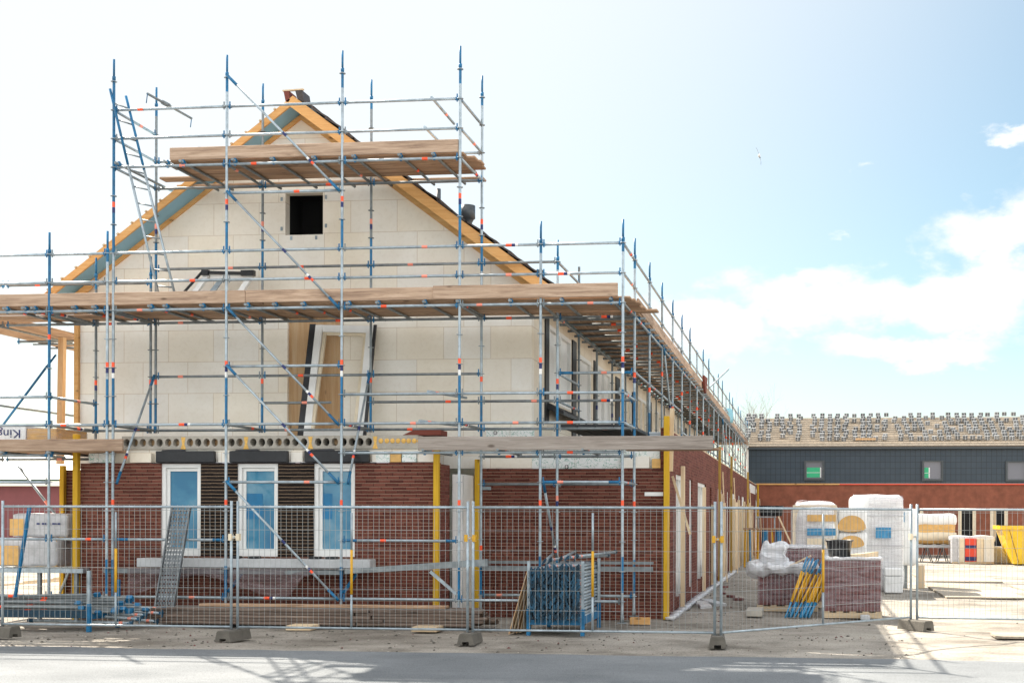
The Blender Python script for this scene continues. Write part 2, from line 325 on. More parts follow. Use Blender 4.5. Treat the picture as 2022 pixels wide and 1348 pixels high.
# ---------------------------------------------------------------- ground
def ground_mat(name,c1,c2,c3,scale,bump,fine=34):
    m=bpy.data.materials.new(name); m.use_nodes=True; nt=m.node_tree; N=nt.nodes; L=nt.links; b=N['Principled BSDF']; b.inputs['Roughness'].default_value=.95; b.inputs['Specular IOR Level'].default_value=.15
    tc=N.new('ShaderNodeTexCoord'); mp=N.new('ShaderNodeMapping'); mp.inputs['Scale'].default_value=(1,1.6,1); L.new(tc.outputs['Object'],mp.inputs['Vector'])
    n=N.new('ShaderNodeTexNoise'); n.inputs['Scale'].default_value=scale; n.inputs['Detail'].default_value=9; n.inputs['Roughness'].default_value=.62; L.new(mp.outputs[0],n.inputs['Vector'])
    big=N.new('ShaderNodeTexNoise'); big.inputs['Scale'].default_value=scale*.33; big.inputs['Detail'].default_value=5; L.new(tc.outputs['Object'],big.inputs['Vector']); av=N.new('ShaderNodeMath'); av.operation='MULTIPLY_ADD'; av.inputs[1].default_value=.55; L.new(big.outputs['Fac'],av.inputs[0]); a2=N.new('ShaderNodeMath'); a2.operation='MULTIPLY'; a2.inputs[1].default_value=.45; L.new(n.outputs['Fac'],a2.inputs[0]); L.new(a2.outputs[0],av.inputs[2])
    r=ramp(N,[(.40,c1),(.52,c2),(.62,c3)]); L.new(av.outputs[0],r.inputs[0])
    f=N.new('ShaderNodeTexNoise'); f.inputs['Scale'].default_value=fine; f.inputs['Detail'].default_value=6; f.inputs['Roughness'].default_value=.75; L.new(tc.outputs['Object'],f.inputs['Vector'])
    rf=ramp(N,[(.34,(.45,.45,.45)),(.5,(1,1,1)),(.75,(1.0,1.0,1.0))]); L.new(f.outputs['Fac'],rf.inputs[0])
    mx=N.new('ShaderNodeMix'); mx.data_type='RGBA'; mx.blend_type='MULTIPLY'; mx.inputs[0].default_value=1; L.new(r.outputs[0],mx.inputs[6]); L.new(rf.outputs[0],mx.inputs[7]); L.new(mx.outputs[2],b.inputs['Base Color'])
    ad=N.new('ShaderNodeMath'); ad.operation='MULTIPLY_ADD'; ad.inputs[1].default_value=2.; L.new(n.outputs['Fac'],ad.inputs[0]); L.new(f.outputs['Fac'],ad.inputs[2])
    bp=N.new('ShaderNodeBump'); bp.inputs['Strength'].default_value=bump; bp.inputs['Distance'].default_value=.05; L.new(ad.outputs[0],bp.inputs['Height']); L.new(bp.outputs[0],b.inputs['Normal'])
    return m
MT['sand']=ground_mat('site_sand',(.20,.178,.15),(.345,.315,.275),(.43,.395,.345),1.1,.5)
MT['asphalt']=ground_mat('worn_asphalt',(.15,.162,.172),(.195,.208,.219),(.235,.248,.258),.6,.3,60)
MT['plate']=ground_mat('dusty_plate',(.30,.26,.20),(.38,.33,.27),(.44,.40,.33),.9,.15,30)
# sand: one sheet, finer and gently uneven near the house
g=MB().use('sand')
def axis(lo,hi,a,b,st):
    L=[a+i*st for i in range(int((b-a)/st)+1)]; x=a; k=st
    while x>lo: k*=1.6; x=max(lo,x-k); L.insert(0,x)
    x=L[-1]; k=st
    while x<hi: k*=1.6; x=min(hi,x+k); L.append(x)
    return L
xs=axis(-900,900,-14,14,.3); ys=axis(-60,900,-4.6,16,.3)
def gz(x,y):
    z=.035*noise.noise((x*.7,y*.7,3))+.02*noise.noise((x*2.1,y*2.1,9))
    w=min(1,max(0,(y+4.2)/1.0))
    if x>.7: z+=.10*math.exp(-((y-9)/6)**2)*math.exp(-((x-1.3)/.7)**2)
    return z*w-.01
for y in ys:
    for x in xs: g.v.append(Vector((x,y,gz(x,y))))
n=len(xs); g.smooth=True
for j in range(len(ys)-1):
    for i in range(n-1): g._f([j*n+i,j*n+i+1,(j+1)*n+i+1,(j+1)*n+i])
tag(g.build('ground',origin=(0,0,0)),kind='structure')
rd=MB().use('asphalt')
edge=[(-900,-4.05)]+[(x,-4.0+.12*noise.noise((x*.6,1,2))+.05*noise.noise((x*2.3,4,2))) for x in [-16+.35*i for i in range(68)]]+[(8.6,-4.6),(10,-5.6),(900,-5.6)]
k=len(edge); rd.v=[Vector((x,y,.012)) for x,y in edge]+[Vector((x,-80,.012)) for x,y in edge]
for i in range(k-1): rd._f([k+i,k+i+1,i+1,i])
tag(rd.build('road',origin=(0,0,0)),kind='structure')

# ---------------------------------------------------------------- house
WY=2.0                 # plane of the gable wall
XL,XR=-10.88,-2.01     # gable wall sides
AP=(-6.41,9.635); EL=(-11.36,6.01); ER=(-1.52,6.02)
YEND=42.
house=thing('terraced_house','terraced house under construction with cream block gable and red brick ground floor','house',(-6,2,0))
def rz(x,drop=0.):      # roof line height
    return (EL[1]+(x-EL[0])*(AP[1]-EL[1])/(AP[0]-EL[0]) if x<AP[0] else ER[1]+(ER[0]-x)*(AP[1]-ER[1])/(ER[0]-AP[0]))-drop
D=.225
hx0,hx1,hz0,hz1=-6.77,-6.03,7.18,7.97
ply=(-6.72,-5.62,3.33,5.62)
gw=MB().use('insul')
gw.plate([(XL,WY,2.76),(XR,WY,2.76),(XR,WY,rz(XR,D)),(AP[0],WY,AP[1]-D),(XL,WY,rz(XL,D))],
  [[(hx0,WY,hz0),(hx1,WY,hz0),(hx1,WY,hz1),(hx0,WY,hz1)],[(ply[0],WY,ply[2]),(ply[1],WY,ply[2]),(ply[1],WY,ply[3]),(ply[0],WY,ply[3])]],(0,.2,0))
gw.build('gable_wall',house)
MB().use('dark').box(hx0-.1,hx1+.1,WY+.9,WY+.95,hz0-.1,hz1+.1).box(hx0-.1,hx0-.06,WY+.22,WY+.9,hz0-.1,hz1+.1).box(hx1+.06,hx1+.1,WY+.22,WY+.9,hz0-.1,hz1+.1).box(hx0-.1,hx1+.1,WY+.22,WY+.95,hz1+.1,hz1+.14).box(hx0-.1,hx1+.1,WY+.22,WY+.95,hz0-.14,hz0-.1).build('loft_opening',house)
for (x,z) in ((hx0-.07,7.86),(hx0-.07,7.30),(hx1+.06,7.88),(hx1+.06,7.34),(hx0+.12,hz0-.06),(hx1-.13,hz0-.06)):
    MB().use('galv').box(x-.02,x+.02,WY-.012,WY+.01,z-.035,z+.035).build('fixing_bracket',house)
MB().use('ply').box(ply[0],ply[1],WY+.07,WY+.09,ply[2],ply[3]).build('plywood_panel',house)
MB().use('pine').box(XL-.09,XL-.004,WY-.06,WY+.18,3.4,5.95).build('corner_board',house)
# upper side walls
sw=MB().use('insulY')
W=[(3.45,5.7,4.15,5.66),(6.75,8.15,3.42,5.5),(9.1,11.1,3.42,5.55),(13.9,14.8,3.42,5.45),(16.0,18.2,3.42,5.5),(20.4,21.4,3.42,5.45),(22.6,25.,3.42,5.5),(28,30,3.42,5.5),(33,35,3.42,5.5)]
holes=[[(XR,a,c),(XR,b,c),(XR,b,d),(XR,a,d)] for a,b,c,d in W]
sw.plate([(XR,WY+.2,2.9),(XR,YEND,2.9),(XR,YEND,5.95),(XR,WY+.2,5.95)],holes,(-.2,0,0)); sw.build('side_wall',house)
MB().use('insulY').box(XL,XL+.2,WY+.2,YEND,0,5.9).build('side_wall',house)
for i,(a,b,c,d) in enumerate(W):
    w=MB().use('white'); t=.085
    w.box(XR-.1,XR+.02,a,a+t,c,d).box(XR-.1,XR+.02,b-t,b,c,d).box(XR-.1,XR+.02,a+t,b-t,d-t,d).box(XR-.1,XR+.02,a+t,b-t,c,c+t)
    if b-a>1.8: w.box(XR-.1,XR+.02,(a+b)/2-.05,(a+b)/2+.05,c+t,d-t)
    wf=w.build('window_frame',house)
    MB().use('packwhite' if i<3 else 'packcream').box(XR-.07,XR-.05,a+t,b-t,c+t,d-t).build('pane',wf)
for (a,b,c,d) in ((3.1,3.42,3.7,5.75),(5.85,6.3,3.42,5.7),(8.55,8.95,3.42,5.6),(11.9,12.6,3.42,5.6),(15.0,15.35,3.42,5.5),(18.6,19.4,3.42,5.6),(25.6,26.3,3.42,5.6),(30.6,31.2,3.42,5.6)):
    MB().use('black').box(XR,XR+.03,a,b,c,d).build('membrane_strip',house)
MB().use('black').hexa([(XR,3.3,3.98),(XR+.34,3.3,3.86),(XR+.34,5.9,3.86),(XR,5.9,3.98),(XR,3.3,4.12),(XR+.34,3.3,3.93),(XR+.34,5.9,3.93),(XR,5.9,4.12)]).build('window_sill',house)
# roof: two slabs, barge boards, soffit, inner rafters, tiles
def slope(xa,za,xb,zb,y0,y1,t): return [(xa,y0,za),(xb,y0,zb),(xb,y0,zb-t),(xa,y0,za-t)],(0,y1-y0,0)
VY=1.5
rf=MB().use('membrane'); 
rf.poly([(EL[0],VY+.045,EL[1]-.045),(AP[0],VY+.045,AP[1]-.045),(AP[0],VY+.045,AP[1]-.15),(EL[0],VY+.045,EL[1]-.15)],(0,YEND-VY,0))
rf.poly([(AP[0],VY+.045,AP[1]-.17),(AP[0],VY+.045,AP[1]-.045),(ER[0],VY+.045,ER[1]-.045),(ER[0],VY+.045,ER[1]-.17)],(0,YEND-VY,0))
roof=rf.build('roof',house)
def barge_local(x0,z0,x1,z1,h,y0,y1,name,m='pine',tip=False,up=0.):
    d=Vector((x1-x0,0,z1-z0)); ln=d.length; d.normalize(); nrm=Vector((-d.z,0,d.x)); 
    if nrm.z<0: nrm=-nrm
    P=lambda u,v: Vector((x0,y0,z0))+d*u+nrm*(v+up)
    pts=[(0,-h),(ln,-h),(ln,0),(0,0)]
    if tip: pts=[(.12,-h),(ln,-h),(ln,0),(.05,0),(-.06,-.03),(-.10,-.09)]
    MB().use(m).poly([P(u,v) for u,v in pts],(0,y1-y0,0)).build(name,house)
barge_local(EL[0],EL[1],AP[0],AP[1],.125,VY,VY+.042,'barge_board',tip=True)
barge_local(ER[0],ER[1],AP[0],AP[1],.19,VY-.003,VY+.04,'barge_board',tip=True)
barge_local(EL[0]+.35,EL[1]+.26-.15,AP[0],AP[1]-.155,.075,WY-.04,WY-.004,'rafter')
barge_local(ER[0]-.35,ER[1]+.26-.2,AP[0],AP[1]-.165,.13,WY-.075,WY-.004,'rafter')
barge_local(EL[0]+.05,EL[1]+.03-.21,EL[0]+.75,EL[1]+.55-.21,.12,WY-.12,WY-.08,'eave_bracket')
tl=MB().use('tile')
dR=Vector((ER[0]-AP[0],0,ER[1]-AP[1])); lnR=dR.length; dR.normalize(); nR=Vector((-dR.z,0,dR.x)); nR=nR if nR.z>0 else -nR
k=0
while k*.33<lnR-.1:
    a=Vector((AP[0],VY-.03,AP[1]))+dR*(.1+k*.33); b=a+dR*.37
    if rnd.random()>.12:
        tl.poly([a+nR*.015,b+nR*.045,b+nR*.075,a+nR*.04],(0,YEND-VY,0))
    else: tl.poly([a+nR*.01,b+nR*.015,b+nR*.04,a+nR*.035],(0,YEND-VY,0))
    k+=1
tl.build('roof_tiling',roof)
bt=MB().use('batten')
dL=Vector((EL[0]-AP[0],0,EL[1]-AP[1])); lnL=dL.length; dL.normalize(); nL=Vector((dL.z,0,-dL.x)); nL=nL if nL.z>0 else -nL
for k in range(17):
    a=Vector((AP[0],VY-.02,AP[1]))+dL*(.4+k*.345); bt.poly([a,a+dL*.045,a+dL*.045+nL*.028,a+nL*.028],(0,YEND-VY,0))
bt.build('roof_battens',roof)
# ridge pieces
for dx,dz,w in ((-.13,.0,.10),(.11,.0,.13)):
    MB().use('rustred' if dx<0 else 'tile').poly([(AP[0]+dx-w/2,VY,AP[1]+dz+.09),(AP[0]+dx+w/2,VY,AP[1]+dz+.1),(AP[0]+dx+w*.8,VY,AP[1]+dz-.13),(AP[0]+dx-w*.1,VY,AP[1]+dz-.10)],(0,.35,0)).build('ridge_tile',roof)
MB().use('batten').bar((AP[0]-.2,VY+.02,AP[1]+.10),(AP[0]+.2,VY+.02,AP[1]+.115),.05,.025).build('ridge_batten',roof)
# roof vents on the slope
def pipe(x,y,prof):
    z=rz(x); p=MB().use('grey_plastic'); p.lathe(x,y,[(r,z+h) for r,h in prof]+[(0.001,z+prof[-1][1])]); return p.build('roof_vent',roof)
pipe(-4.72,5.0,[(.05,-.1),(.05,.42),(.045,.42)])
pipe(-4.08,5.0,[(.09,-.15),(.09,.16),(.13,.24),(.155,.25),(.155,.52),(.14,.52)])
pipe(-2.55,5.0,[(.12,-.15),(.12,.25),(.1,.25)])
# ---- ground floor: bay
BX0,BX1,BY=-9.92,-3.3,.5
WN=[(-8.40,-7.66),(-6.98,-6.23),(-5.57,-4.82)]; WZ0,WZ1=1.15,2.79
dk=[(-7.66,-6.98),(-6.23,-5.57)]
b=MB().use('brick')
b.plate([(BX0,BY,0),(BX1,BY,0),(BX1,BY,2.8),(BX0,BY,2.8)],[[(-8.40,BY,WZ0),(-4.82,BY,WZ0),(-4.82,BY,WZ1+.001),(-8.40,BY,WZ1+.001)]],(0,.1,0)); b.build('bay_brick_wall',house)
for a,c in dk: MB().use('brickD').box(a,c,BY+.004,BY+.1,WZ0,WZ1).build('dark_brick_pier',house)
MB().use('brickY').box(BX1-.1,BX1,BY+.101,1.12,0,2.78).build('bay_side_wall',house)
MB().use('brickY').box(BX0,BX0+.1,BY+.101,1.915,0,2.78).build('bay_side_wall',house)
def glassmat():
    m=bpy.data.materials.new('film_covered_glass'); m.use_nodes=True; nt=m.node_tree; N=nt.nodes; L=nt.links; b=N['Principled BSDF']; b.inputs['Roughness'].default_value=.12
    tc=N.new('ShaderNodeTexCoord'); sp=N.new('ShaderNodeSeparateXYZ'); L.new(tc.outputs['Object'],sp.inputs[0])
    n=N.new('ShaderNodeTexNoise'); n.inputs['Scale'].default_value=1.6; n.inputs['Detail'].default_value=4; L.new(tc.outputs['Object'],n.inputs['Vector'])
    r=ramp(N,[(.35,(.02,.15,.28)),(.52,(.05,.22,.35)),(.66,(.15,.30,.40))]); L.new(n.outputs['Fac'],r.inputs[0]); L.new(r.outputs[0],b.inputs['Base Color'])
    bp=N.new('ShaderNodeBump'); bp.inputs['Strength'].default_value=.06; bp.inputs['Distance'].default_value=.02; L.new(n.outputs['Fac'],bp.inputs['Height']); L.new(bp.outputs[0],b.inputs['Normal']); b.inputs['Specular IOR Level'].default_value=.6
    return m
MT['glass']=glassmat()
for i,(a,c) in enumerate(WN):
    t=.07; y0,y1=BY+.03,BY+.13
    w=MB().use('white').box(a,a+t,y0,y1,WZ0,WZ1).box(c-t,c,y0,y1,WZ0,WZ1).box(a+t,c-t,y0,y1,WZ1-t,WZ1).box(a+t,c-t,y0,y1,WZ0,WZ0+.11)
    wf=w.build('window',house)
    s_=MB().use('white'); a2,c2,z0,z1=a+t+.004,c-t-.004,WZ0+.114,WZ1-t-.004; t2=.055; yy0,yy1=BY+.07,BY+.128
    s_.box(a2,a2+t2,yy0,yy1,z0,z1).box(c2-t2*.4,c2,yy0,yy1,z0,z1).box(a2+t2,c2-t2*.4,yy0,yy1,z1-t2,z1).box(a2+t2,c2-t2*.4,yy0,yy1,z0,z0+.02).build('sash',wf)
    MB().use('glass').box(a2+t2-.01,c2-t2*.4+.01,BY+.1,BY+.115,z0+.01,z1-t2+.01).build('pane',wf)
    if i: MT['filmpatch']=MT.get('filmpatch') or mat('blue_film_patch',(.008,.16,.34),.3,0,.15,3); MB().use('filmpatch').box(a2+t2,a2+t2+(.30 if i==1 else .17),BY+.097,BY+.0995,z0+.55,z0+1.0).build('film_patch',wf)
    l0=[-8.47,-7.10,-5.72][i]; l1=[-7.38,-6.03,-4.55][i]
    lb=MB().use('black'); k=8; 
    lb.cbox(l0,l1,BY-.07,BY+.02,WZ1+.02,WZ1+.225,.012).hexa([(l0+.1,BY-.06,WZ1+.225),(l0+.55,BY-.06,WZ1+.225),(l0+.55,BY,WZ1+.225),(l0+.1,BY,WZ1+.225),(l0+.12,BY-.05,WZ1+.245),(l0+.5,BY-.05,WZ1+.26),(l0+.5,BY,WZ1+.26),(l0+.12,BY,WZ1+.245)]).box(l0-.1,l1+.12,BY-.01,BY+.1,WZ1+.004,WZ1+.018); lb.build('lintel_membrane',house)
    MB().use('insul').box(l1+.03,l1+.24,BY+.03,BY+.12,WZ1+.03,WZ1+.23).build('insulation_piece',house)
    MB().use('filmw').crumple(l1-.02,l1+.34,BY+.01,BY+.08,WZ1-.01,WZ1+.028,.05,.01,11,i+4,.1).build('foil_scrap',house)
MB().use('insul').box(-9.85,-3.45,BY+.14,BY+.24,2.81,3.052).build('insulation_strip',house)
# hollow core slab: one row of holes along its front end
sl=MB().use('concrete'); SX0,SX1,SZ0,SZ1,SY=-9.2,-3.72,3.055,3.29,BY+.1
hs=[]; fills=[]; x=SX0+.14; i=0; pos=[]
u=[]; px=[250,266,282,299,315,332,348,375,391,408,424,440,457,473,500,517,533,550,566,583,600,628,644,661,678,695,711,728]
for q in px:
    w=atY(q,874,SY); pos.append(w.x)
for w in pos: hs.append([(w+.062*math.cos(t*math.pi/6),SY,3.175+.072*math.sin(t*math.pi/6)) for t in range(12)])
sl.plate([(SX0,SY,SZ0),(SX1,SY,SZ0),(SX1,SY,SZ1),(SX0,SY,SZ1)],hs,(0,.25,0)); slab=sl.build('hollow_core_slab',house)
MB().use('concrete').box(SX0,SX1,SY+.25,WY-.003,SZ0,SZ1).build('slab_body',slab)
for j,w in enumerate(pos):
    dk_=j>=14 and j not in (17,23) ; dep=.13 if not dk_ else .23
    MB().use('dark' if dk_ else ('ply' if j%4 else 'conc_dark')).lathe(w,0,[(.07,0),(.07,.01),(.001,.01)],12).build('hole_plug',slab)
    o=col.objects[-1]; o.data.transform(Matrix.Translation(-Vector((w,0,0))+house.location)); o.data.transform(Matrix.Rotation(R(90),4,'X')); 
    o.location=Vector((w,SY+dep,3.175))-house.location
for q in (362,486,613,741):
    w=atY(q,874,SY).x; MB().use('foam').poly([(w-.05,SY-.004,SZ0),(w+.05,SY-.004,SZ0),(w+.02,SY-.004,3.15),(w+.04,SY-.004,SZ1-.02),(w-.04,SY-.004,SZ1-.02),(w-.02,SY-.004,3.15)],(0,.003,0)).build('grout_joint',slab)
for q in (752,764,775,786,797,807,818,828):
    w=atY(q,870,SY); MB().use('foam').sphere((w.x,SY,w.z),.045,10,1,.4,1).build('foam_plug',slab)
for (a,c,m) in ((-9.78,-9.35,'strip'),(-9.0,-8.6,'insul'),(-4.45,-4.2,'strip'),(-4.19,-4.0,'tan'),(-3.98,-3.72,'strip'),(-3.70,-3.4,'insul')):
    MB().use(m).box(a,c,BY+.02,BY+.13,2.815,2.98).build('insulation_piece',house)
# left recess brick and the extension front
MB().use('brick').box(-11.2,BX0-.003,1.92,2.02,0,2.74).build('brick_wall',house)
MB().use('white').box(-3.18,-3.06,1.13,1.91,.05,2.62).box(-3.25,-3.06,1.125,1.15,.05,2.62).build('door_frame',house)
MB().use('brick').box(-3.03,.5,1.92,2.02,-.1,2.75).build('extension_front_wall',house)
MB().use('strip').box(-2.98,.38,2.04,2.14,2.70,3.13).build('insulation_strip',house)
MB().use('strip').box(-2.85,-1.95,1.93,1.99,3.14,3.52).build('insulation_sheet',house)
for q in ((978,854,1.93),(1005,917,2.04),(1119,921,2.04)):
    w=atY(*q); o=MB().use('black'); o.tube((w.x,q[2]-.012,w.z),(w.x,q[2]+.002,w.z),.036,14); f=o.build('fixing_washer',house)
    MB().use('white').box(w.x-.008,w.x+.008,q[2]-.016,q[2]-.013,w.z-.03,w.z+.03).box(w.x-.03,w.x+.03,q[2]-.019,q[2]-.0165,w.z-.008,w.z+.008).build('cross_mark',f)
MB().use('galv').box(-2.99,-2.75,1.90,1.917,2.36,2.42).build('wall_tie',house)
MB().use('white').box(.12,.46,1.905,1.917,2.25,2.32).build('label_tape',house)
MB().use('tan').box(.25,.40,1.93,2.035,2.76,2.93).build('insulation_piece',house)
MB().use('insul').box(-.3,.2,1.93,2.035,2.76,2.98).build('insulation_piece',house)
# extension side wall along the row, with openings
O=[(3.75,5.5,.25,2.72),(6.55,7.25,.3,2.7),(8.6,11.,.35,2.7),(12.2,12.8,.3,2.65),(15.2,17.2,.1,2.7),(19.3,20.2,.1,2.7),(21.6,24.,.1,2.7),(26.,27.2,.1,2.7),(28.4,30.6,.1,2.7),(33.,35.2,.1,2.7)]
MB().use('brickY').plate([(.5,2.02,-.1),(.5,YEND,-.1),(.5,YEND,3.5),(.5,2.02,3.5)],[[(.5,a,c),(.5,b_,c),(.5,b_,d),(.5,a,d)] for a,b_,c,d in O],(-.1,0,0)).build('extension_side_wall',house)
for i,(a,b_,c,d) in enumerate(O):
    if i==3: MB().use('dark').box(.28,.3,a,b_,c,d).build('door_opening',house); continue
    t=.09; w=MB().use('white'); w.box(.38,.46,a,a+t,c,d).box(.38,.46,b_-t,b_,c,d).box(.38,.46,a+t,b_-t,d-t,d)
    if b_-a>1.5: w.box(.38,.46,(a+b_)/2-.06,(a+b_)/2+.06,c,d-t)
    wf=w.build('door_frame',house)
    MB().use('packwhite').box(.36,.375,a+t,b_-t,c+.3,d-t).build('cover_sheet',wf)
MB().use('concrete').box(XR+.003,.396,2.145,YEND,2.95,3.12).build('flat_roof',house)
MB().use('battenX').box(.36,.5,2.3,YEND,3.502,3.53).build('wall_plate',house)
f=MB().use('filmw'); 
for k in range(26):
    y=1.7+k*.75; f.crumple(.53,.70,y,y+.8,.0,.06,.06,.025,6,k,.3)
f.build('damp_foil',house)
MB().use('white').box(.5,.505,35.,41.,3.0,3.4).build('white_board',house)
# ---------------------------------------------------------------- scaffolding
TR=.0242
PX={1:-9.01,2:-6.94,3:-4.87,4:-2.8,5:-1.4,6:0.,0:-10.2,-1:-9.12}
def standard(root,x,y,z0,z1,spigot=True,blues=(),stick=(),base=False,dull=False,z_first=.45,n=8):
    m=MB(); g='galv_dark' if dull else 'galv'
    cuts=sorted({z0,z1,*[max(z0,min(z1,q)) for bz in blues for q in bz]})
    for a,b in zip(cuts,cuts[1:]):
        if b-a<1e-4: continue
        mid=(a+b)/2; m.use('blue' if any(p<=mid<=q for p,q in blues) else g).tube((x,y,a),(x,y,b),TR,n,cap=False)
    if spigot: m.use('blue').tube((x,y,z1),(x,y,z1+.06),TR+.006,n).tube((x,y,z1+.06),(x,y,z1+.36),.019,n)
    if base: m.use('galv_dark').box(x-.075,x+.075,y-.075,y+.075,max(z0-.012,.005),z0).tube((x,y,z0),(x,y,z0+.12),.033,n)
    for z,mm in stick:
        if z0<z<z1: m.use(mm).tube((x,y,z-.045),(x,y,z+.045),TR+.0015,n,cap=False)
    z=z_first
    m.use(g)
    while z<z1+.05:
        if z>z0: m.tube((x,y,z-.005),(x,y,z+.005),.055,10)
        z+=.5
    return m.build('standard',root)
def ledger(root,p,q,name='ledger',st=None,heads=True,dull=False,blue_end=False,r=TR,n=8):
    p,q=Vector(p),Vector(q); d=(q-p).normalized(); a=p+d*.07; b=q-d*.07
    if not heads: a,b=p,q
    m=MB().use('galv_dark' if dull else 'galv').tube(a,b,r,n)
    if heads:
        up=Vector((0,0,1))
        for o,s in ((p,1),(q,-1)):
            m.use('blue' if (blue_end or rnd.random()<.6) else 'galv_dark')
            m.bar(o+d*s*.028,o+d*s*.085,.036,.048); m.bar(o+d*s*.052-up*.05,o+d*s*.052+up*.085,.009,.022,up=d)
    if st is None: st=rnd.choice((.22,.35,.62,.72,None,None,None))
    if st: 
        c=a.lerp(b,st); k=rnd.random(); m.use('orange' if k<.6 else 'pink').tube(c-d*.05,c+d*.05,r+.002,n,cap=False)
        if k<.25: m.use('navy').tube(c+d*.052,c+d*.11,r+.002,n,cap=False).use('white').tube(c+d*.112,c+d*.16,r+.002,n,cap=False)
    if blue_end: m.use('blue').tube(a,a+d*.22,r+.001,n,cap=False).tube(b-d*.16,b,r+.001,n,cap=False)
    return m.build(name,root)
def brace(root,p,q,name='diagonal_brace'):
    p,q=Vector(p),Vector(q); d=(q-p).normalized(); m=MB().use('galv').tube(p,q,.0215,8)
    m.use('blue').tube(p-d*.03,p+d*.22,.026,8).tube(q-d*.22,q+d*.03,.026,8)
    c=p.lerp(q,.5); m.use('navy').tube(c,c+d*.09,.0235,8,cap=False); c=p.lerp(q,.72); m.use('white').tube(c,c+d*.05,.0235,8,cap=False).use('navy').tube(c+d*.05,c+d*.11,.0235,8,cap=False).use('orange').tube(c+d*.11,c+d*.17,.0235,8,cap=False)
    return m.build(name,root)
def transom(root,p,q,clamp=True,st=None,name='transom',n=8):
    p,q=Vector(p),Vector(q); d=(q-p).normalized(); m=MB().use('galv_dark').tube(p,q,TR,n)
    if clamp:
        m.use('blue'); c=p+d*.12; m.bar(c-Vector((.025,0,-.0)),c+Vector((.025,0,.0)),.07,.06); m.bar(c+Vector((0,0,-.08)),c+Vector((0,0,.05)),.035,.035)
    if st: c=p.lerp(q,st); m.use('orange').tube(c-d*.045,c+d*.045,TR+.002,n,cap=False)
    return m.build(name,root)
def toe(root,x0,x1,y0,y1,z0,z1,m='toe'):
    return MB().use(m).cbox(x0,x1,y0,y1,z0,z1,.008).build('toe_board',root)
def plank(x0,x1,y0,y1,z,label,group,axis='X',t=.042,m=None):
    if axis=='X' and y1-y0<.226: y1=y1+.014
    if axis=='Y' and x1-x0<.226: x1=x1+.014
    o=MB().use(m or ('plank' if axis=='X' else 'plankY')).cbox(x0,x1,y0,y1,z,z+t,.011).build('scaffold_plank')
    return tag(o,label,'plank',group)
def node(i,z,y=0.): return (PX[i],y,z)
S3=((3.45,4.25),(6.45,6.95),(.45,1.0))
STK=((4.5,'orange'),(4.40,'navy'),(4.31,'white'),(7.30,'orange'),(7.2,'navy'),(2.1,'orange'))
A=thing('scaffold','tall tube scaffold across the gable with two plank decks and blue painted standards','scaffold',(-4.5,0,0))
W_=1.4
for i in (1,2,3,4):
    bl=list(S3)+[(9.2,9.6)]
    if i==1: bl=[(3.45,4.3),(6.45,9.6),(.45,1.1)]
    if i==4: bl.append((6.95,7.3))
    standard(A,PX[i],0,.10,9.48,True,bl,STK,True)
for i in (5,6): standard(A,PX[i],0,.10,6.48,True,[(3.2,4.0),(6.3,6.5),(.6,1.2)],STK,True)
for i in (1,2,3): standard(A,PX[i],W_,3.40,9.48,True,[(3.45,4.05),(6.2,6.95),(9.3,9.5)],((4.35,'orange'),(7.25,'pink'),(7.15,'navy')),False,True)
standard(A,PX[4],W_,.10,9.48,True,[(3.3,4.05),(6.3,6.95),(.45,1.0),(9.3,9.5)],((4.35,'orange'),(7.2,'orange'),(7.1,'navy'),(1.3,'orange')),True)
standard(A,PX[5],W_,.10,6.48,True,[(3.2,4.0),(6.3,6.5),(.6,1.1)],((4.3,'orange'),(4.2,'navy'),(2.2,'pink'),(2.1,'navy')),True)
standard(A,PX[6],W_,.10,6.48,True,[(3.3,4.1),(6.3,6.5),(.5,1.1)],((4.4,'orange'),(4.3,'navy'),(2.1,'orange')),True)
up=[1,2,3,4]; lo=[1,2,3,4,5,6]
def run(ids,z,y=0.,name='ledger',**k):
    for a,b in zip(ids,ids[1:]): ledger(A,node(a,z,y),node(b,z,y),name,**k)
for z in (8.95,8.45): run(up,z,0,'guardrail'); 
run(up,8.45,W_,'guardrail'); run(up,8.95,W_,'guardrail') if False else None
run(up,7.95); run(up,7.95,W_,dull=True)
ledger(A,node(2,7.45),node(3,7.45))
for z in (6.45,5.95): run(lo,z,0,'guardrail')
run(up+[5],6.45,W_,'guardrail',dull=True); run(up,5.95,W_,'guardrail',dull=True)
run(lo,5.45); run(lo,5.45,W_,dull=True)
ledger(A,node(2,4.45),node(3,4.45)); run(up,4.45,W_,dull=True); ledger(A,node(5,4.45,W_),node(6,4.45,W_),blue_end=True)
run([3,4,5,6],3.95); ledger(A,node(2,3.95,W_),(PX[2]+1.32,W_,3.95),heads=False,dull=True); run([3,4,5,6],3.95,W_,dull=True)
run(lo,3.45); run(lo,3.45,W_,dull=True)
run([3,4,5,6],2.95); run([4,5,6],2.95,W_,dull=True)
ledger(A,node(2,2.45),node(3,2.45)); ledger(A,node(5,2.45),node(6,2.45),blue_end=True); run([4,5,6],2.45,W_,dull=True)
run([1,2],1.45,blue_end=True); run([3,4],1.45,blue_end=True)
run(lo,.45); run([4,5,6],.45,W_)
for i in (1,4): 
    for z in (8.95,8.45,7.95): ledger(A,node(i,z),node(i,z,W_),'guardrail')
for i in (2,3): ledger(A,node(i,7.95),node(i,7.95,W_),dull=True)
for i in (1,2,3,4,5,6): ledger(A,node(i,5.45),node(i,5.45,W_),dull=True)
for i in (1,2,3,4): ledger(A,node(i,3.45),node(i,3.45,W_),dull=True)
for z in (3.95,3.45,2.45,6.45,5.95): ledger(A,node(6,z),node(6,z,W_),'guardrail')
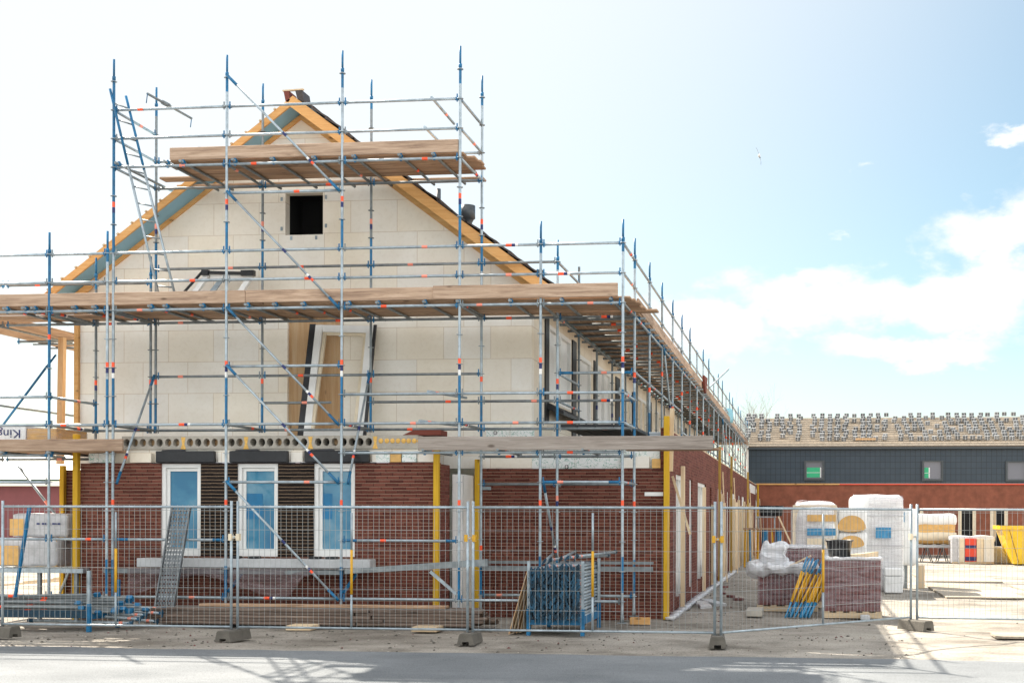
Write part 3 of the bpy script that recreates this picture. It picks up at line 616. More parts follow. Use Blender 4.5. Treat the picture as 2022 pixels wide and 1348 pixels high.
for (a,za,b,zb) in ((2,9.45,3,7.45),(2,7.45,3,5.45),(2,5.45,3,3.45),(2,4.45,3,2.45),(2,2.45,3,.45)):
    brace(A,(PX[a]+.05,-.055,za),(PX[b]-.05,-.055,zb))
brace(A,(PX[1],W_-.06,4.45),(PX[1]+.04,.06,2.45)); brace(A,(PX[3],W_-.06,4.45),(PX[3]+.1,.06,2.45)); brace(A,(PX[5]+.04,.06,2.45),(PX[5]+.04,W_-.06,.95))
# short loose tubes clamped on the rails
ledger(A,(-3.3,0,8.99),(-3.32,W_,8.99),'return_rail',heads=False); ledger(A,(-3.42,0,8.49),(-3.42,W_,8.49),'return_rail',heads=False)
ledger(A,(-3.35,0,3.99),(-3.0,W_*.8,3.99),'return_rail',heads=False); ledger(A,(-3.5,0,3.49),(-3.1,W_*.8,3.49),'return_rail',heads=False)
# deck transoms
for q in (235,331,362,464.5,540.5,622,701,791.5,857.5):
    x=atY(q,318,0).x; transom(A,(x,-.12,8.0),(x+.03,1.78,8.0),st=rnd.choice((None,None,.5)))
for q in (300,330,402,490,545,601,690,748,840,906,1009,1110,1207):
    x=atY(q,604,0).x; transom(A,(x,-.12,5.5),(x+.02,1.74,5.5),st=rnd.choice((None,.3,.5)))
for q in (838,985,1152): x=atY(q,893,0).x; transom(A,(x,-.1,2.99),(x,W_+.2,2.99),st=.3)
toe(A,-7.98,-2.83,-.012,.034,8.045,8.265); 
toe(A,-9.05,-6.6,-.012,.034,5.545,5.765); toe(A,-6.595,-3.12,-.010,.036,5.55,5.765); toe(A,-3.25,-.08,-.062,-.014,5.545,5.775)
# working platform in front of the bay windows
m=MB().use('galv_dark'); m.box(-9.2,-4.85,.03,.09,.86,.93).box(-9.2,-4.85,.30,.36,.86,.93); m.build('platform_beam',A)
m=MB().use('galv_dark'); m.hexa([(-4.8,-.02,.88),(-2.3,-.02,1.03),(-2.3,.05,1.03),(-4.8,.05,.88),(-4.8,-.02,.96),(-2.3,-.02,1.15),(-2.3,.05,1.15),(-4.8,.05,.96)]); m.build('platform_beam',A)
for i in (2,3): MB().use('blue').bar((PX[i]+.03,.02,.55),(PX[i]+.16,.3,.87),.04,.04).build('bracket',A)
MB().use('galv').bar((PX[4]-.5,.0,.93),(PX[4]-.04,.0,.55),.04,.05).build('bracket',A)
m=MB().use('galv_dark'); m.box(-2.75,.35,W_-.06,W_,1.02,1.07).box(-2.75,.35,W_-.1,W_-.05,.90,.98); m.build('platform_beam',A)
for k in range(4): tag(MB().use('black').box(-1.36+.33*k,-1.06+.33*k,1.45,4.6,3.47,3.53).build('steel_walkway'),'dark steel deck panel laid beside the upper side windows','deck panel','steel deck panels beside the side windows')
for k in range(9): ledger(A,(-1.4+.02,1.42+.02*k,3.45),(-.02,1.42+.02*k,3.45),heads=False,st=None) if k==0 else None
# deck planks
lab2='weathered plank in the topmost scaffold deck just under the gable peak'
for k in range(6):
    y=.05+k*.245
    if k==5: y=1.56
    a=[-8.0,-8.15,-8.05,-8.1,-8.75,-8.7][k]; e=[-2.75,-2.62,-2.58,-2.62,-2.85,-2.82][k]
    mid=-5.3+rnd.uniform(-.3,.3)
    plank(a,mid,y,y+.225,8.026,lab2,'planks of the topmost deck'); plank(mid+.005,e,y,y+.225,8.026+rnd.uniform(0,.004),lab2,'planks of the topmost deck')
lab1='weathered plank in the long scaffold deck at eaves height across the gable'
for k in range(6):
    y=.05+k*.245+(.06 if k==5 else 0)
    xs_=[-13.6,-9.9,-6.3,-2.9,.12+[0,.05,.1,.06,.12,.3][k]]
    for a,b_ in zip(xs_,xs_[1:]):
        if k==3 and a<-9.95: continue
        j=rnd.uniform(-.2,.2) if a>-13 else 0
        plank(a+.003,b_-.003,y,y+.225,5.526+rnd.uniform(0,.004),lab1,'planks of the eaves deck across the gable')
# lower plank crossing to the extension
tag(MB().use('greyboard').cbox(-3.5,1.52,-.085,-.04,2.985,3.215,.008).build('scaffold_plank'),'long grey plank on edge above the extension, reaching past its brick corner','plank')
tag(MB().use('plank').cbox(.05,1.62,-.03,.2,2.975,3.015,.006).build('scaffold_plank'),'brown plank lying flat under the end of the long edgewise plank','plank')
tag(MB().use('plank').cbox(-3.1,.04,.05,.28,3.02,3.06,.006).build('scaffold_plank'),'plank lying flat behind the long edgewise plank above the extension','plank')
# ---- end scaffold beyond the house, shorter
B=thing('scaffold','short end bay of tube scaffold beside the double standards, running off past the house','scaffold',(-10.5,0,0))
for x in (-10.2,-9.12,-13.4):
    standard(B,x,0,.10,6.48,True,[(3.45,4.25),(6.3,6.5),(.5,1.1)] if x>-10 else [(3.45,6.5)],((4.5,'orange'),(4.4,'navy')) if x>-10 else ((5.0,'orange'),),True)
    if x>-13: standard(B,x+.01,W_,.10 if x<-10 else 3.4,6.33,True,[(3.45,4.0),(6.1,6.4)],((4.35,'orange'),(4.25,'navy')),False,True)
def runB(z,y=0.,xs=(-13.4,-12.0,-10.2,-9.12),name='ledger',**k):
    for a,b_ in zip(xs,xs[1:]): ledger(B,(a,y,z),(b_,y,z),name,**k)
for z in (6.45,5.95): runB(z,0,name='guardrail')
runB(6.2,W_,name='guardrail',dull=True); runB(5.45); runB(5.45,W_,dull=True); runB(3.45); runB(3.45,W_,(-12.,-10.2,-9.12),dull=True)
runB(3.95,0,(-13.4,-12.0,-10.2)); runB(2.92,0.,(-13.4,-12,-10.2),dull=True); runB(2.45,0,(-13.4,-12,-10.2)); runB(1.45,0,(-13.4,-12,-10.2,-9.12)); runB(.45)
runB(2.92,W_,(-13.4,-12,-10.2,-9.12),dull=True)
for x in (-10.2,-9.12):
    ledger(B,(x,0,3.45),(x,W_,3.45),dull=True); ledger(B,(x,0,5.45),(x,W_,5.45),dull=True)
ledger(B,(-10.2,0,3.95),(-10.2,W_,3.95))
for q in (15,52,70,150,190): x=atY(q,612,0).x; transom(B,(x,-.12,5.5),(x+.02,1.74,5.5),st=rnd.choice((.3,.5)))
for q in (8,100): x=atY(q,912,0).x; transom(B,(x,-.1,2.97),(x+.02,1.74,2.97),st=.4)
toe(B,-13.5,-9.06,-.012,.034,5.545,5.765)
toe(B,-13.5,-8.8,-.062,-.014,2.99,3.2)
MB().use('blue').tube(atY(110,700,1.4),atY(-40,900,1.4),.0215,8).build('diagonal_brace',B); 
for k in range(5): plank(-13.5,-8.95-rnd.uniform(0,.2),.07+k*.25,.295+k*.25,2.99,'weathered plank in the low deck beside the bay, under the white insulation pack','planks of the low deck beside the bay')
ledger(B,(-9.9,W_+.3,.3),(-11.8,W_+.1,2.8),'raking_tube',heads=False); ledger(B,(-10.2,1.6,2.2),(-10.9,1.4,.4),'raking_tube',heads=False)
# run along the far side of the row (seen under the eaves deck)
for yy in (3.47,5.54,7.61,9.68): 
    transom(B,(-13.3,yy+.7,5.5),(-11.6,yy+.7,5.5),clamp=False,st=.6,n=6); transom(B,(-13.3,yy+1.3,5.5),(-11.6,yy+1.3,5.5),clamp=False,n=6)
    ledger(B,(-13.2,yy,5.45),(-11.75,yy,5.45),dull=True,n=6)
for z in (5.45,3.45,3.95,5.95): 
    for a,b_ in zip((1.4,3.47,5.54,7.61),(3.47,5.54,7.61,9.68)): ledger(B,(-12.2,a,z),(-12.2,b_,z),dull=True,n=6,st=False)
for k in range(6): plank(-13.2+k*.245,-12.975+k*.245,1.62,9.8,5.526,'weathered plank in the eaves deck running along the hidden side of the row','planks of the deck on the hidden side','Y')
tag(MB().use('ply').bar((-11.93,3.,2.9),(-11.89,3.,5.45),.11,.11).build('timber_post'),'square timber post standing in the gap beside the cream gable','timber post')
# ---- long side scaffold
C_=thing('scaffold','long tube scaffold running along the side of the row beside the upper windows','scaffold',(-.7,20,0))
NS=20
ysd=[W_+2.07*k for k in range(NS+1)]
for k in range(1,NS+1):
    y=ysd[k]; z0=3.1 if y>2 else .1
    standard(C_,0,y,z0,6.48,k%3!=0 or k<4,[(3.2,3.9)] if k%3==1 else [],((4.35,'orange') if k%2 else (4.9,'orange'),(2.9,'pink')),False,k%3==2,n=8 if k<8 else 6)
    standard(C_,-1.4,y,3.12,6.78 if k==1 else 5.5,False,(),((4.2,'navy'),),False,True,n=8 if k<6 else 6)
for a,b_ in zip(ysd,ysd[1:]):
    nn=8 if a<12 else 6
    for z in (6.45,5.95): ledger(C_,(0,a,z),(0,b_,z),'guardrail',dull=False,n=nn,st=False)
    ledger(C_,(0,a,5.45),(0,b_,5.45),dull=False,n=nn); ledger(C_,(-1.4,a,5.45),(-1.4,b_,5.45),dull=True,n=nn)
    ledger(C_,(0,a,3.95),(0,b_,3.95),'guardrail',n=nn) if a>9 else ledger(C_,(0,a,4.45),(0,b_,4.45),'guardrail',n=nn)
    toe(C_,.028,.07,a+.05,b_+.03,5.56,5.78,'toeY')
ledger(C_,(-1.4,W_,6.45),(-1.4,3.47,6.45),'guardrail'); ledger(C_,(-1.4,W_,4.45),(-1.4,3.47,4.45)); ledger(C_,(-1.4,W_,3.95),(-1.4,3.47,3.95))
ntr=0
for k in range(56):
    y=2.0+k*.69+rnd.uniform(-.12,.12)
    if y>39: break
    transom(C_,(.12,y,5.5),(-1.6,y+rnd.uniform(-.03,.03),5.5),clamp=k<14,st=rnd.choice((None,.3,.4,.55,None)),n=6)
brace(C_,(.03,5.6,5.5),(.06,7.7,3.2)); ledger(C_,(-.2,19.,5.9),(.5,20.,6.75),'stray_tube',heads=False); brace(C_,(0.03,24.,5.4),(.03,26,3.3))
lab3='weathered plank in the eaves deck running along the side of the row'
for k in range(6):
    x=-1.42+k*.245; y=1.56
    while y<41.5:
        L=min(rnd.choice((3.0,4.0,4.0,5.0)),41.8-y); plank(x,x+.225,y,y+L-.006,5.527+rnd.uniform(0,.004),lab3,'planks of the eaves deck along the side','Y'); y+=L
# ladder
t=thing('ladder','long blue grey metal ladder leaning between the eaves deck and the topmost deck','ladder',(-8.1,.1,5.52))
l0,l1=Vector((-9.04,-.07,9.3)),Vector((-8.2,.12,5.56)); r0,r1=Vector((-8.80,.02,9.2)),Vector((-7.93,.2,5.53))
for a,b_ in ((l0,l1),(r0,r1)): MB().use('galv').tube(a.lerp(b_,.35),b_,.022,8).use('blue').tube(a,a.lerp(b_,.35),.0222,8).build('rail',t)
for k in range(12):
    f=.06+k*.077; MB().use('galv_dark').tube(l0.lerp(l1,f+.005),r0.lerp(r1,f),.013,6).build('rung',t)
# loose tube hanging with hooks across the top guard rail
t=thing('loose_tube','short loose tube with two dangling hooks lying across the top guard rail beside the ladder','tube',(-8.0,0,9.0))
MB().use('galv_dark').tube((-8.08,-.55,9.02),(-7.98,.75,9.02),.022,8).tube((-8.05,-.12,9.02),(-8.03,.06,9.02),.04,8).build('tube',t)
for (x,y) in ((-8.08,-.55),(-7.98,.75)): MB().use('blue').tube((x,y,9.02),(x-.02,y,8.86),.008,6).build('hook',t)
# ---------------------------------------------------------------- site fence
def fence_panel(p,q,label,yellow=True):
    p,q=Vector(p),Vector(q); d=(q-p); L=d.length; d.normalize()
    t=thing('mesh_fence',label,'fence panel',(p+q)/2,'mesh panels of the site fence')
    zt,zb=2.0,.21
    P=lambda u,z: Vector((p.x+d.x*u,p.y+d.y*u,z))
    for u in (0,L): MB().use('galv').tube(P(u,.06),P(u,2.09),.021,8).build('fence_post',t)
    MB().use('galv').tube(P(0,zt),P(L,zt),.019,8).build('top_rail',t)
    MB().use('galv').tube(P(0,zb),P(L,zb),.017,8).build('bottom_rail',t)
    m=MB().use('mesh'); n=int(L/.083); yv=[zb+.29*k for k in range(1,7)]
    for i in range(1,n):
        u=L*i/n; bend=.012*(1 if rnd.random()<.12 else 0)
        if bend: 
            zm=rnd.uniform(.7,1.7); m.tube(P(u,zb),P(u+bend,zm),.0031,4,cap=False).tube(P(u+bend,zm),P(u,zt+.03),.0031,4,cap=False)
        else: m.tube(P(u,zb),P(u,zt+.03),.0031,4,cap=False)
    for z in yv:
        if z<zt-.05: m.tube(P(0,z),P(L,z),.0036,4,cap=False)
    m.build('wire_mesh',t)
    u=L*.5; m=MB().use('galv').tube(P(u,zb),P(u,.71),.017,8).tube(P(u,1.37),P(u,1.92),.017,8)
    m.use('yellow').tube(P(u,.71),P(u,1.37),.02,8); m.build('middle_tube',t)
    return t
fy=-2.75
fence_panel((-9.14,fy,0),(-5.49,fy,0),'site fence panel in front of the steel ramp and the loose scaffold tubes')
fence_panel((-5.39,fy,0),(-1.87,fy,0),'site fence panel in front of the long pile of planks')
fence_panel((-1.79,fy,0),(1.76,fy,0),'site fence panel in front of the blue rack full of tubes')
fence_panel((1.85,fy+.02,0),(4.80,.42,0),'angled site fence panel in front of the brick pallets')
fence_panel((4.90,.40,0),(8.45,.05,0),'site fence panel standing across the sunlit yard in front of the yellow skip')
fence_panel((-12.75,fy+.1,0),(-9.24,fy,0),'site fence panel beyond the one at the loose tubes, mostly cut off')
def foot(x,y,rot,label):
    L,w,h=.62,.25,.165
    m=MB().use('conc_dark'); b=.02
    prof=[(-w/2,0),(-w/2+.075,0),(-w/2+.075,.05),(w/2-.075,.05),(w/2-.075,0),(w/2,0),(w/2-.03,h-b),(w/2-.05,h),(-w/2+.05,h),(-w/2+.03,h-b)]
    m.poly([(px_,-L/2,z) for px_,z in prof][::-1],(0,L,0))
    for k in (-.06,.06): m.use('dark').box(-.024,.024,k-.024,k+.024,h,h+.001)
    o=m.build('ballast_block',origin=(0,0,0)); o.location=(x,y,.012); o.rotation_euler=(0,0,rot); tag(o,label,'fence foot','concrete feet of the site fence')
foot(-5.44,-2.78,R(-3),'concrete fence foot below the joint between the ramp panel and the plank panel')
foot(-1.83,-2.75,R(3),'concrete fence foot next to the leaning boards and the blue tube rack')
foot(1.80,-2.70,R(4),'concrete fence foot where the fence line turns towards the yard')
foot(4.87,.32,R(38),'concrete fence foot in the sun beside the brick pallets')
foot(-9.2,-2.75,R(80),'concrete fence foot lying lengthwise near the stacked loose tubes')
for (x,y,a,m_,lb) in ((-5.44,fy,0,'packcream','pale fence clamp in front of the dark brick piers'),(-1.83,fy,0,'yellow','yellow fence clamp in front of the yellow profile posts at the bay corner'),(1.805,fy,0,'yellow','bright yellow fence clamp in front of the extension side wall'),(4.85,.41,R(20),'packcream','pale fence clamp beside the tall white insulation pack')):
    o=MB().use(m_).box(-.085,-.035,-.035,.035,1.50,1.60).box(.035,.085,-.035,.035,1.50,1.60).box(-.035,.035,-.015,.015,1.53,1.57).use('galv').tube((0,-.03,1.55),(0,.03,1.55),.014,8).build('fence_clamp',origin=(0,0,0))
    o.location=(x,y,0); o.rotation_euler=(0,0,a); tag(o,lb,'clamp','clamps joining the fence panels')
# ---------------------------------------------------------------- yellow profile posts and battens
def post(x,y,z0,z1,w,m,label,name='profile_post',cat='post',group=None):
    return tag(MB().use(m).cbox(x-w/2,x+w/2,y-w/2,y+w/2,z0,z1,.006).build(name),label,cat,group)
MT['ypost']=wood('yellow_post',[(.50,.28,.012),(.60,.35,.015),(.68,.42,.03)],'Z',rand=.08)
MT['ypost2']=wood('dull_yellow_post',[(.30,.17,.03),(.38,.235,.045),(.44,.28,.07)],'Z',rand=.2)
post(-9.97,.45,0,3.32,.095,'ypost','yellow mason profile post at the outer corner of the bay, beside the wrapped packs')
post(-11.13,1.85,0,2.82,.09,'ypost','yellow mason profile post at the far edge of the recessed brick wall')
post(-3.33,.44,0,3.02,.095,'ypost','yellow mason profile post at the bay corner next to the door')
post(-2.99,1.85,0,2.92,.09,'ypost','yellow mason profile post at the inner corner beside the extension brickwork')
post(.53,1.86,0,3.70,.10,'ypost','yellow mason profile post at the front corner of the extension')
tag(MB().use('batten').bar((.60,1.9,2.7),(.62,1.95,3.85),.05,.08,up=(1,0,0)).build('batten'),'pale batten fixed to the top of the corner profile post','batten')
tag(MB().use('battenX').bar((.60,2.2,2.62),(.95,2.0,1.55),.045,.03,up=(0,1,0)).build('batten'),'thin batten sloping from the corner profile post over the first door','batten')
for (y,z,lb) in ((14.2,3.85,'yellow brown profile post in the middle of the extension side wall'),(19.6,3.85,'profile post beside the side wall, second from the plank end'),(30.8,3.75,'profile post beside the far part of the side wall'),(41.6,3.5,'bright yellow profile post at the far end of the row')):
    post(.62,y,0,z,.075,'ypost' if y>40 else 'ypost2',lb,group='profile posts along the side wall')
    tag(MB().use('batten').bar((.70,y+.1,z-.7),(.86,y-.3,.05),.03,.05,up=(0,1,0)).build('batten'),'thin raking batten propping a profile post along the side wall','batten','raking battens along the side wall')
lb='pale upright batten standing against a door opening of the side wall'
for y,z in ((4.5,2.9),(9.7,2.6),(12.5,2.2),(15.6,2.55),(16.9,2.3),(20.3,2.5),(22.2,2.5),(23.5,2.4),(25.,2.5),(27,2.3),(29,2.5),(31.5,2.4),(34,2.5),(36.5,2.4)):
    post(.56,y,0,z,.085 if y<10 else .10,'batten',lb,'batten','batten','upright battens along the side wall')
# ---------------------------------------------------------------- things beside the house
# leaning window frame in front of the plywood
t=thing('leaning_window','large white window frame with black side strips leaning against the cream gable','window frame',(-5.6,1.6,3.3))
a0,a1,b0,b1=Vector((-6.11,1.86,5.45)),Vector((-4.99,1.86,5.42)),Vector((-6.22,1.55,3.3)),Vector((-5.08,1.55,3.3))
def quadbar(m,p,q,w,side,dep=.07):    # flat bar p-q, width w towards 'side', depth along Y
    p,q,sd=Vector(p),Vector(q),Vector(side).normalized()*w; dy=Vector((0,dep,0)); m.hexa([p,p+sd,p+sd+dy,p+dy,q,q+sd,q+sd+dy,q+dy]); return m
sx_=(1,0,0)
quadbar(MB().use('white'),b0,a0,.13,sx_).build('jamb',t); quadbar(MB().use('white'),b1+Vector((-.13,0,0)),a1+Vector((-.13,0,0)),.13,sx_).build('jamb',t)
m=MB().use('white'); m.hexa([a0+Vector((.13,.001,-.13)),a1+Vector((-.13,.001,-.13)),a1+Vector((-.13,.06,-.13)),a0+Vector((.13,.06,-.13)),a0+Vector((.13,.001,0)),a1+Vector((-.13,.001,0)),a1+Vector((-.13,.06,0)),a0+Vector((.13,.06,0))]); m.build('head',t)
m=MB().use('white'); m.hexa([b0+Vector((.13,.001,0)),b1+Vector((-.13,.001,0)),b1+Vector((-.13,.06,0)),b0+Vector((.13,.06,0)),b0+Vector((.135,.001,.14)),b1+Vector((-.125,.001,.14)),b1+Vector((-.125,.06,.14)),b0+Vector((.135,.06,.14))]); m.build('bottom_rail',t)
m=MB().use('packcream'); o1=Vector((.135,.03,0)); quadbar(m,b0+Vector((.135,.03,.15)),a0+Vector((.135,.03,-.13)),.06,sx_,.05); quadbar(m,b1+Vector((-.195,.03,.15)),a1+Vector((-.195,.03,-.13)),.06,sx_,.05); m.hexa([a0+Vector((.195,.03,-.19)),a1+Vector((-.195,.03,-.19)),a1+Vector((-.195,.07,-.19)),a0+Vector((.195,.07,-.19)),a0+Vector((.195,.03,-.133)),a1+Vector((-.195,.03,-.133)),a1+Vector((-.195,.07,-.133)),a0+Vector((.195,.07,-.133))]); m.build('inner_frame',t)
quadbar(MB().use('black'),b0+Vector((-.115,.0,0)),a0+Vector((-.115,.0,.02)),.112,sx_,.03).build('membrane_strip',t); quadbar(MB().use('black'),b1+Vector((.003,.0,0)),a1+Vector((.003,.0,.02)),.05,sx_,.05).build('membrane_strip',t)
# roof window on the deck
t=thing('roof_window','white roof window frame with black seal leaning on the gable above the eaves deck','window frame',(-7.7,1.5,5.57))
p0,p1,q0,q1=Vector((-8.20,1.66,6.40)),Vector((-7.24,1.66,6.36)),Vector((-8.52,1.2,5.58)),Vector((-7.50,1.2,5.58))
quadbar(MB().use('white'),q0,p0,.11,sx_,.08).build('jamb',t); quadbar(MB().use('white'),q1-Vector((.11,0,0)),p1-Vector((.11,0,0)),.11,sx_,.08).build('jamb',t)
m=MB().use('white'); e=.1
m.hexa([p0+Vector((.11,0.001,-e)),p1+Vector((-.11,0.001,-e)),p1+Vector((-.11,.07,-e)),p0+Vector((.11,.07,-e)),p0+Vector((.11,0.001,0)),p1+Vector((-.11,0.001,0)),p1+Vector((-.11,.07,0)),p0+Vector((.11,.07,0))]).build('head',t)
m=MB().use('white'); m.box(-8.3,-7.7,1.33,1.36,5.80,5.86).build('sash_rail',t)
m=MB().use('galv'); m.hexa([q0+Vector((.3,.03,0)),q0+Vector((.42,.03,0)),q0+Vector((.42,.06,0)),q0+Vector((.3,.06,0)),p0+Vector((.25,.03,-.11)),p0+Vector((.36,.03,-.11)),p0+Vector((.36,.06,-.11)),p0+Vector((.25,.06,-.11))]).build('glazing_bead',t)
m=MB().use('black'); m.bar(p0+Vector((-.02,-.01,.03)),p1+Vector((.02,-.01,.03)),.06,.055); m.bar(p0+Vector((-.03,-.01,.05)),q0+Vector((-.02,0,.2)),.04,.04); m.box(p1.x-.22,p1.x+.03,1.60,1.70,6.35,6.45).box(p0.x-.03,p0.x+.1,1.60,1.70,6.37,6.47); m.build('rubber_seal',t)
# long pale sill stones on the platform, with film hanging below
t=thing('sill_stone','long pale sill stone lying on the platform below the bay windows','sill stone',(-6.5,.2,.94))
MB().use('stone').cbox(-8.63,-4.40,.10,.40,.965,1.12,.01).build('stone',t)
for x in (-8.1,-6.95,-6.6,-5.5,-5.2): MB().use('black').box(x,x+.16,.12,.3,1.123,1.165).build('packing_block',t)
def hang(u,v):
    x=-8.75+u*3.3; drop=(.62-.55*u/.42) if u<.38 else (.12+.62*max(0,(u-.38)/.5)**1.2 if u<.86 else .74*(1-u)/.14)
    return Vector((x,.02+.05*noise.noise((x*3,v*3,1)),.95-v*max(.12,drop*.8)-.03*noise.noise((x*4,1,v))))
tag(MB().use('filmd').sheet(None,40,10,hang).build('plastic_sheet'),'dusty plastic sheet hanging from the sill stone below the bay windows','plastic sheet')
# steel ramp
t=thing('steel_ramp','perforated steel ramp leaning against the platform below the first bay window','ramp',(-7.9,-.3,0))
MT['ramp']=mat('dirty_steel',(.15,.165,.175),.55,.5,.3,9); tp,bt_=Vector((-7.90,-.02,2.0)),Vector((-7.90,-.62,.15)); wv=Vector((.31,0,0)); 
m=MB().use('ramp'); nseg=26
for k in range(nseg):
    p=bt_.lerp(tp,k/nseg); q=bt_.lerp(tp,(k+.62)/nseg); m.hexa([p,p+wv,p+wv+Vector((0,.012,0)),p+Vector((0,.012,0)),q,q+wv,q+wv+Vector((0,.012,0)),q+Vector((0,.012,0))])
for f in (.16,.33,.5,.66,.84): 
    for dx in (0,): m.hexa([bt_+wv*(f-.03),bt_+wv*(f+.03),bt_+wv*(f+.03)+Vector((0,.01,0)),bt_+wv*(f-.03)+Vector((0,.01,0)),tp+wv*(f-.03),tp+wv*(f+.03),tp+wv*(f+.03)+Vector((0,.01,0)),tp+wv*(f-.03)+Vector((0,.01,0))])
m.build('perforated_tread',t)
for dx in (-.02,.31): quadbar(MB().use('ramp'),bt_+Vector((dx,-.03,0)),tp+Vector((dx,-.03,0)),.022,sx_,.06).build('side_rail',t)
# pile of planks behind the fence
lb='grey plank in the long low pile lying behind the fence'
z=.06
for l in range(5):
    for r_ in range(3):
        a=-8.0+rnd.uniform(-.06,.12); e=-4.1+rnd.uniform(-.3,.3)
        y=-.75+r_*.235
        o=plank(a,e,y,y+.225,z,lb,'planks in the low pile behind the fence',t=.05,m='pile')
        o=plank(e+.02,-2.35+rnd.uniform(-.1,.35),y+.02,y+.245,z,lb,'planks in the low pile behind the fence',t=.05,m='pile')
    z+=.053
tag(MB().use('plank').cbox(-7.2,-2.9,-.45,-.22,z+.004,z+.05,.006).build('scaffold_plank'),'single lighter plank on top of the low pile behind the fence','plank')
for (x,lb) in ((-5.35,'pale timber block under the pile of planks near the fence foot'),(-3.25,'yellowish timber block poking out under the pile of planks')):
    tag(MB().use('battenX').cbox(x,x+.42,-1.15,-.78,.01,.09,.006).build('timber_block'),lb,'timber block')
tag(MB().use('pine').cbox(.05,.40,.55,.65,.02,.14,.006).build('timber_block'),'short yellow timber block behind the tube rack','timber block')
# blue rack with tubes
t=thing('tube_rack','blue steel stillage holding a dense stack of scaffold ledgers','rack',(-.75,-.8,0))
RX0,RX1,RY0,RY1=-1.28,-.42,-1.35,.15
for x in (RX0,RX1):
    for y in (RY0,RY1): MB().use('blue' ).box(x-.03,x+.03,y-.03,y+.03,0,.42).use('galv').box(x-.022,x+.022,y-.022,y+.022,.42,1.17).build('rack_post',t)
for x in (RX0,RX1): MB().use('blue').box(x-.02,x+.02,RY0+.03,RY1-.03,.18,.29).build('side_beam',t)
for y in (RY0,RY1): MB().use('blue').box(RX0+.03,RX1-.03,y-.02,y+.02,.17,.25).build('end_beam',t)
def ledger_piece(): 
    m=MB().use('galv').tube((0,0,0),(0,1.62,0),.024,7); m.use('rackblue').bar((0,-.06,0),(0,.02,0),.040,.05).use('rackblue').bar((.0,-.05,-.07),(.0,-.05,.05),.012,.028); m.use('rackblue').bar((0,1.60,0),(0,1.69,0),.045,.055)
    if True: m.use('pink').tube((0,.1,0),(0,.16,0),.0255,7,cap=False)
    return m
proto=None
lb='scaffold ledger with wedge head stacked in the blue rack'
for r_ in range(16):
    for c_ in range(13):
        x=RX0+.055+c_*.0625+rnd.uniform(-.006,.006); zz=.285+r_*.0535+rnd.uniform(-.006,.006); y=RY0-.06+rnd.uniform(-.035,.035)
        if r_==15 and rnd.random()<.45: continue
        if proto is None: proto=ledger_piece().build('scaffold_ledger',origin=(0,0,0)); tag(proto,lb,'ledger','ledgers stacked in the blue rack'); o=proto
        else: o=proto.copy(); col.objects.link(o)
        o.location=(x,y,zz); o.rotation_euler=(0,rnd.uniform(-.6,.6),rnd.uniform(-.01,.01))
lb='loose scaffold ledger thrown across the top of the blue rack'
for k in range(5):
    o=proto.copy(); col.objects.link(o); o['label']=lb; o['group']='loose ledgers on top of the blue rack'; o.location=(-1.1+.14*k,-1.2+.2*rnd.random(),1.16+.02*k); o.rotation_euler=(rnd.uniform(-.05,.05),rnd.random(),rnd.uniform(-.25,.25))
for k,(x,y) in enumerate(((-1.62,-1.30),(-1.58,-1.2),(-1.54,-1.12),(-1.5,-1.05))):
    tag(MB().use('ply' if k%2==0 else 'battenX').hexa([(x,y,.01),(x+.012,y,.01),(x+.012,y+.8,.01),(x,y+.8,.01),(x+.30-.03*k,y,1.02-.03*k),(x+.312-.03*k,y,1.02-.03*k),(x+.312-.03*k,y+.8,1.0-.03*k),(x+.30-.03*k,y+.8,1.0-.03*k)]).build('board'),'thin board leaning against the side of the blue tube rack','board','boards leaning on the blue rack')
# loose tubes by the packs
t=thing('tube_stillage','blue and grey steel stillage frame holding the loose tubes near the wrapped packs','rack',(-8.8,-1.2,0))
for x in (-10.6,-8.38): MB().use('blue').box(x-.03,x+.03,-1.75,-1.69,0,.45).use('galv').box(x-.022,x+.022,-1.742,-1.698,.45,.98).build('rack_post',t)
MB().use('rackblue').box(-10.57,-8.41,-1.74,-1.7,.22,.34).build('end_beam',t); MB().use('blue').box(-8.40,-8.36,-1.69,-.9,.2,.28).build('side_beam',t); MB().use('blue').box(-8.41,-8.35,-.93,-.87,0,.8).build('rack_post',t)
lb='loose scaffold tube in the jumbled stack near the wrapped packs'
base=None
for k in range(26):
    if base is None:
        m=MB().use('galv_dark').tube((0,0,0),(2.6,0,0),.0242,8); m.use('blue').bar((-.06,0,0),(.03,0,0),.06,.05).bar((2.58,0,0),(2.68,0,0),.06,.05).use('orange').tube((1.1,0,0),(1.2,0,0),.026,8,cap=False)
        o=base=m.build('loose_tube',origin=(0,0,0)); tag(o,lb,'tube','loose tubes stacked near the wrapped packs')
    else: o=base.copy(); col.objects.link(o)
    l=k//7; o.location=(-10.75+rnd.uniform(-.5,.35),-1.55+(k%7)*.1+rnd.uniform(-.03,.03),.30+l*.07+rnd.uniform(0,.03)); o.rotation_euler=(rnd.uniform(0,6),rnd.uniform(-.025,.025),rnd.uniform(-.07,.07))
lb='short loose ledger on the ground at the end of the jumbled tube stack'
for k in range(8):
    o=proto.copy(); col.objects.link(o); o['label']=lb; o['group']='short ledgers at the end of the tube stack'; o.location=(-7.75-.5*rnd.random()+.2,-1.4+.1*k,.12+.06*(k%4)); o.rotation_euler=(rnd.random()*.1,rnd.random(),R(90)+rnd.uniform(-.15,.15))
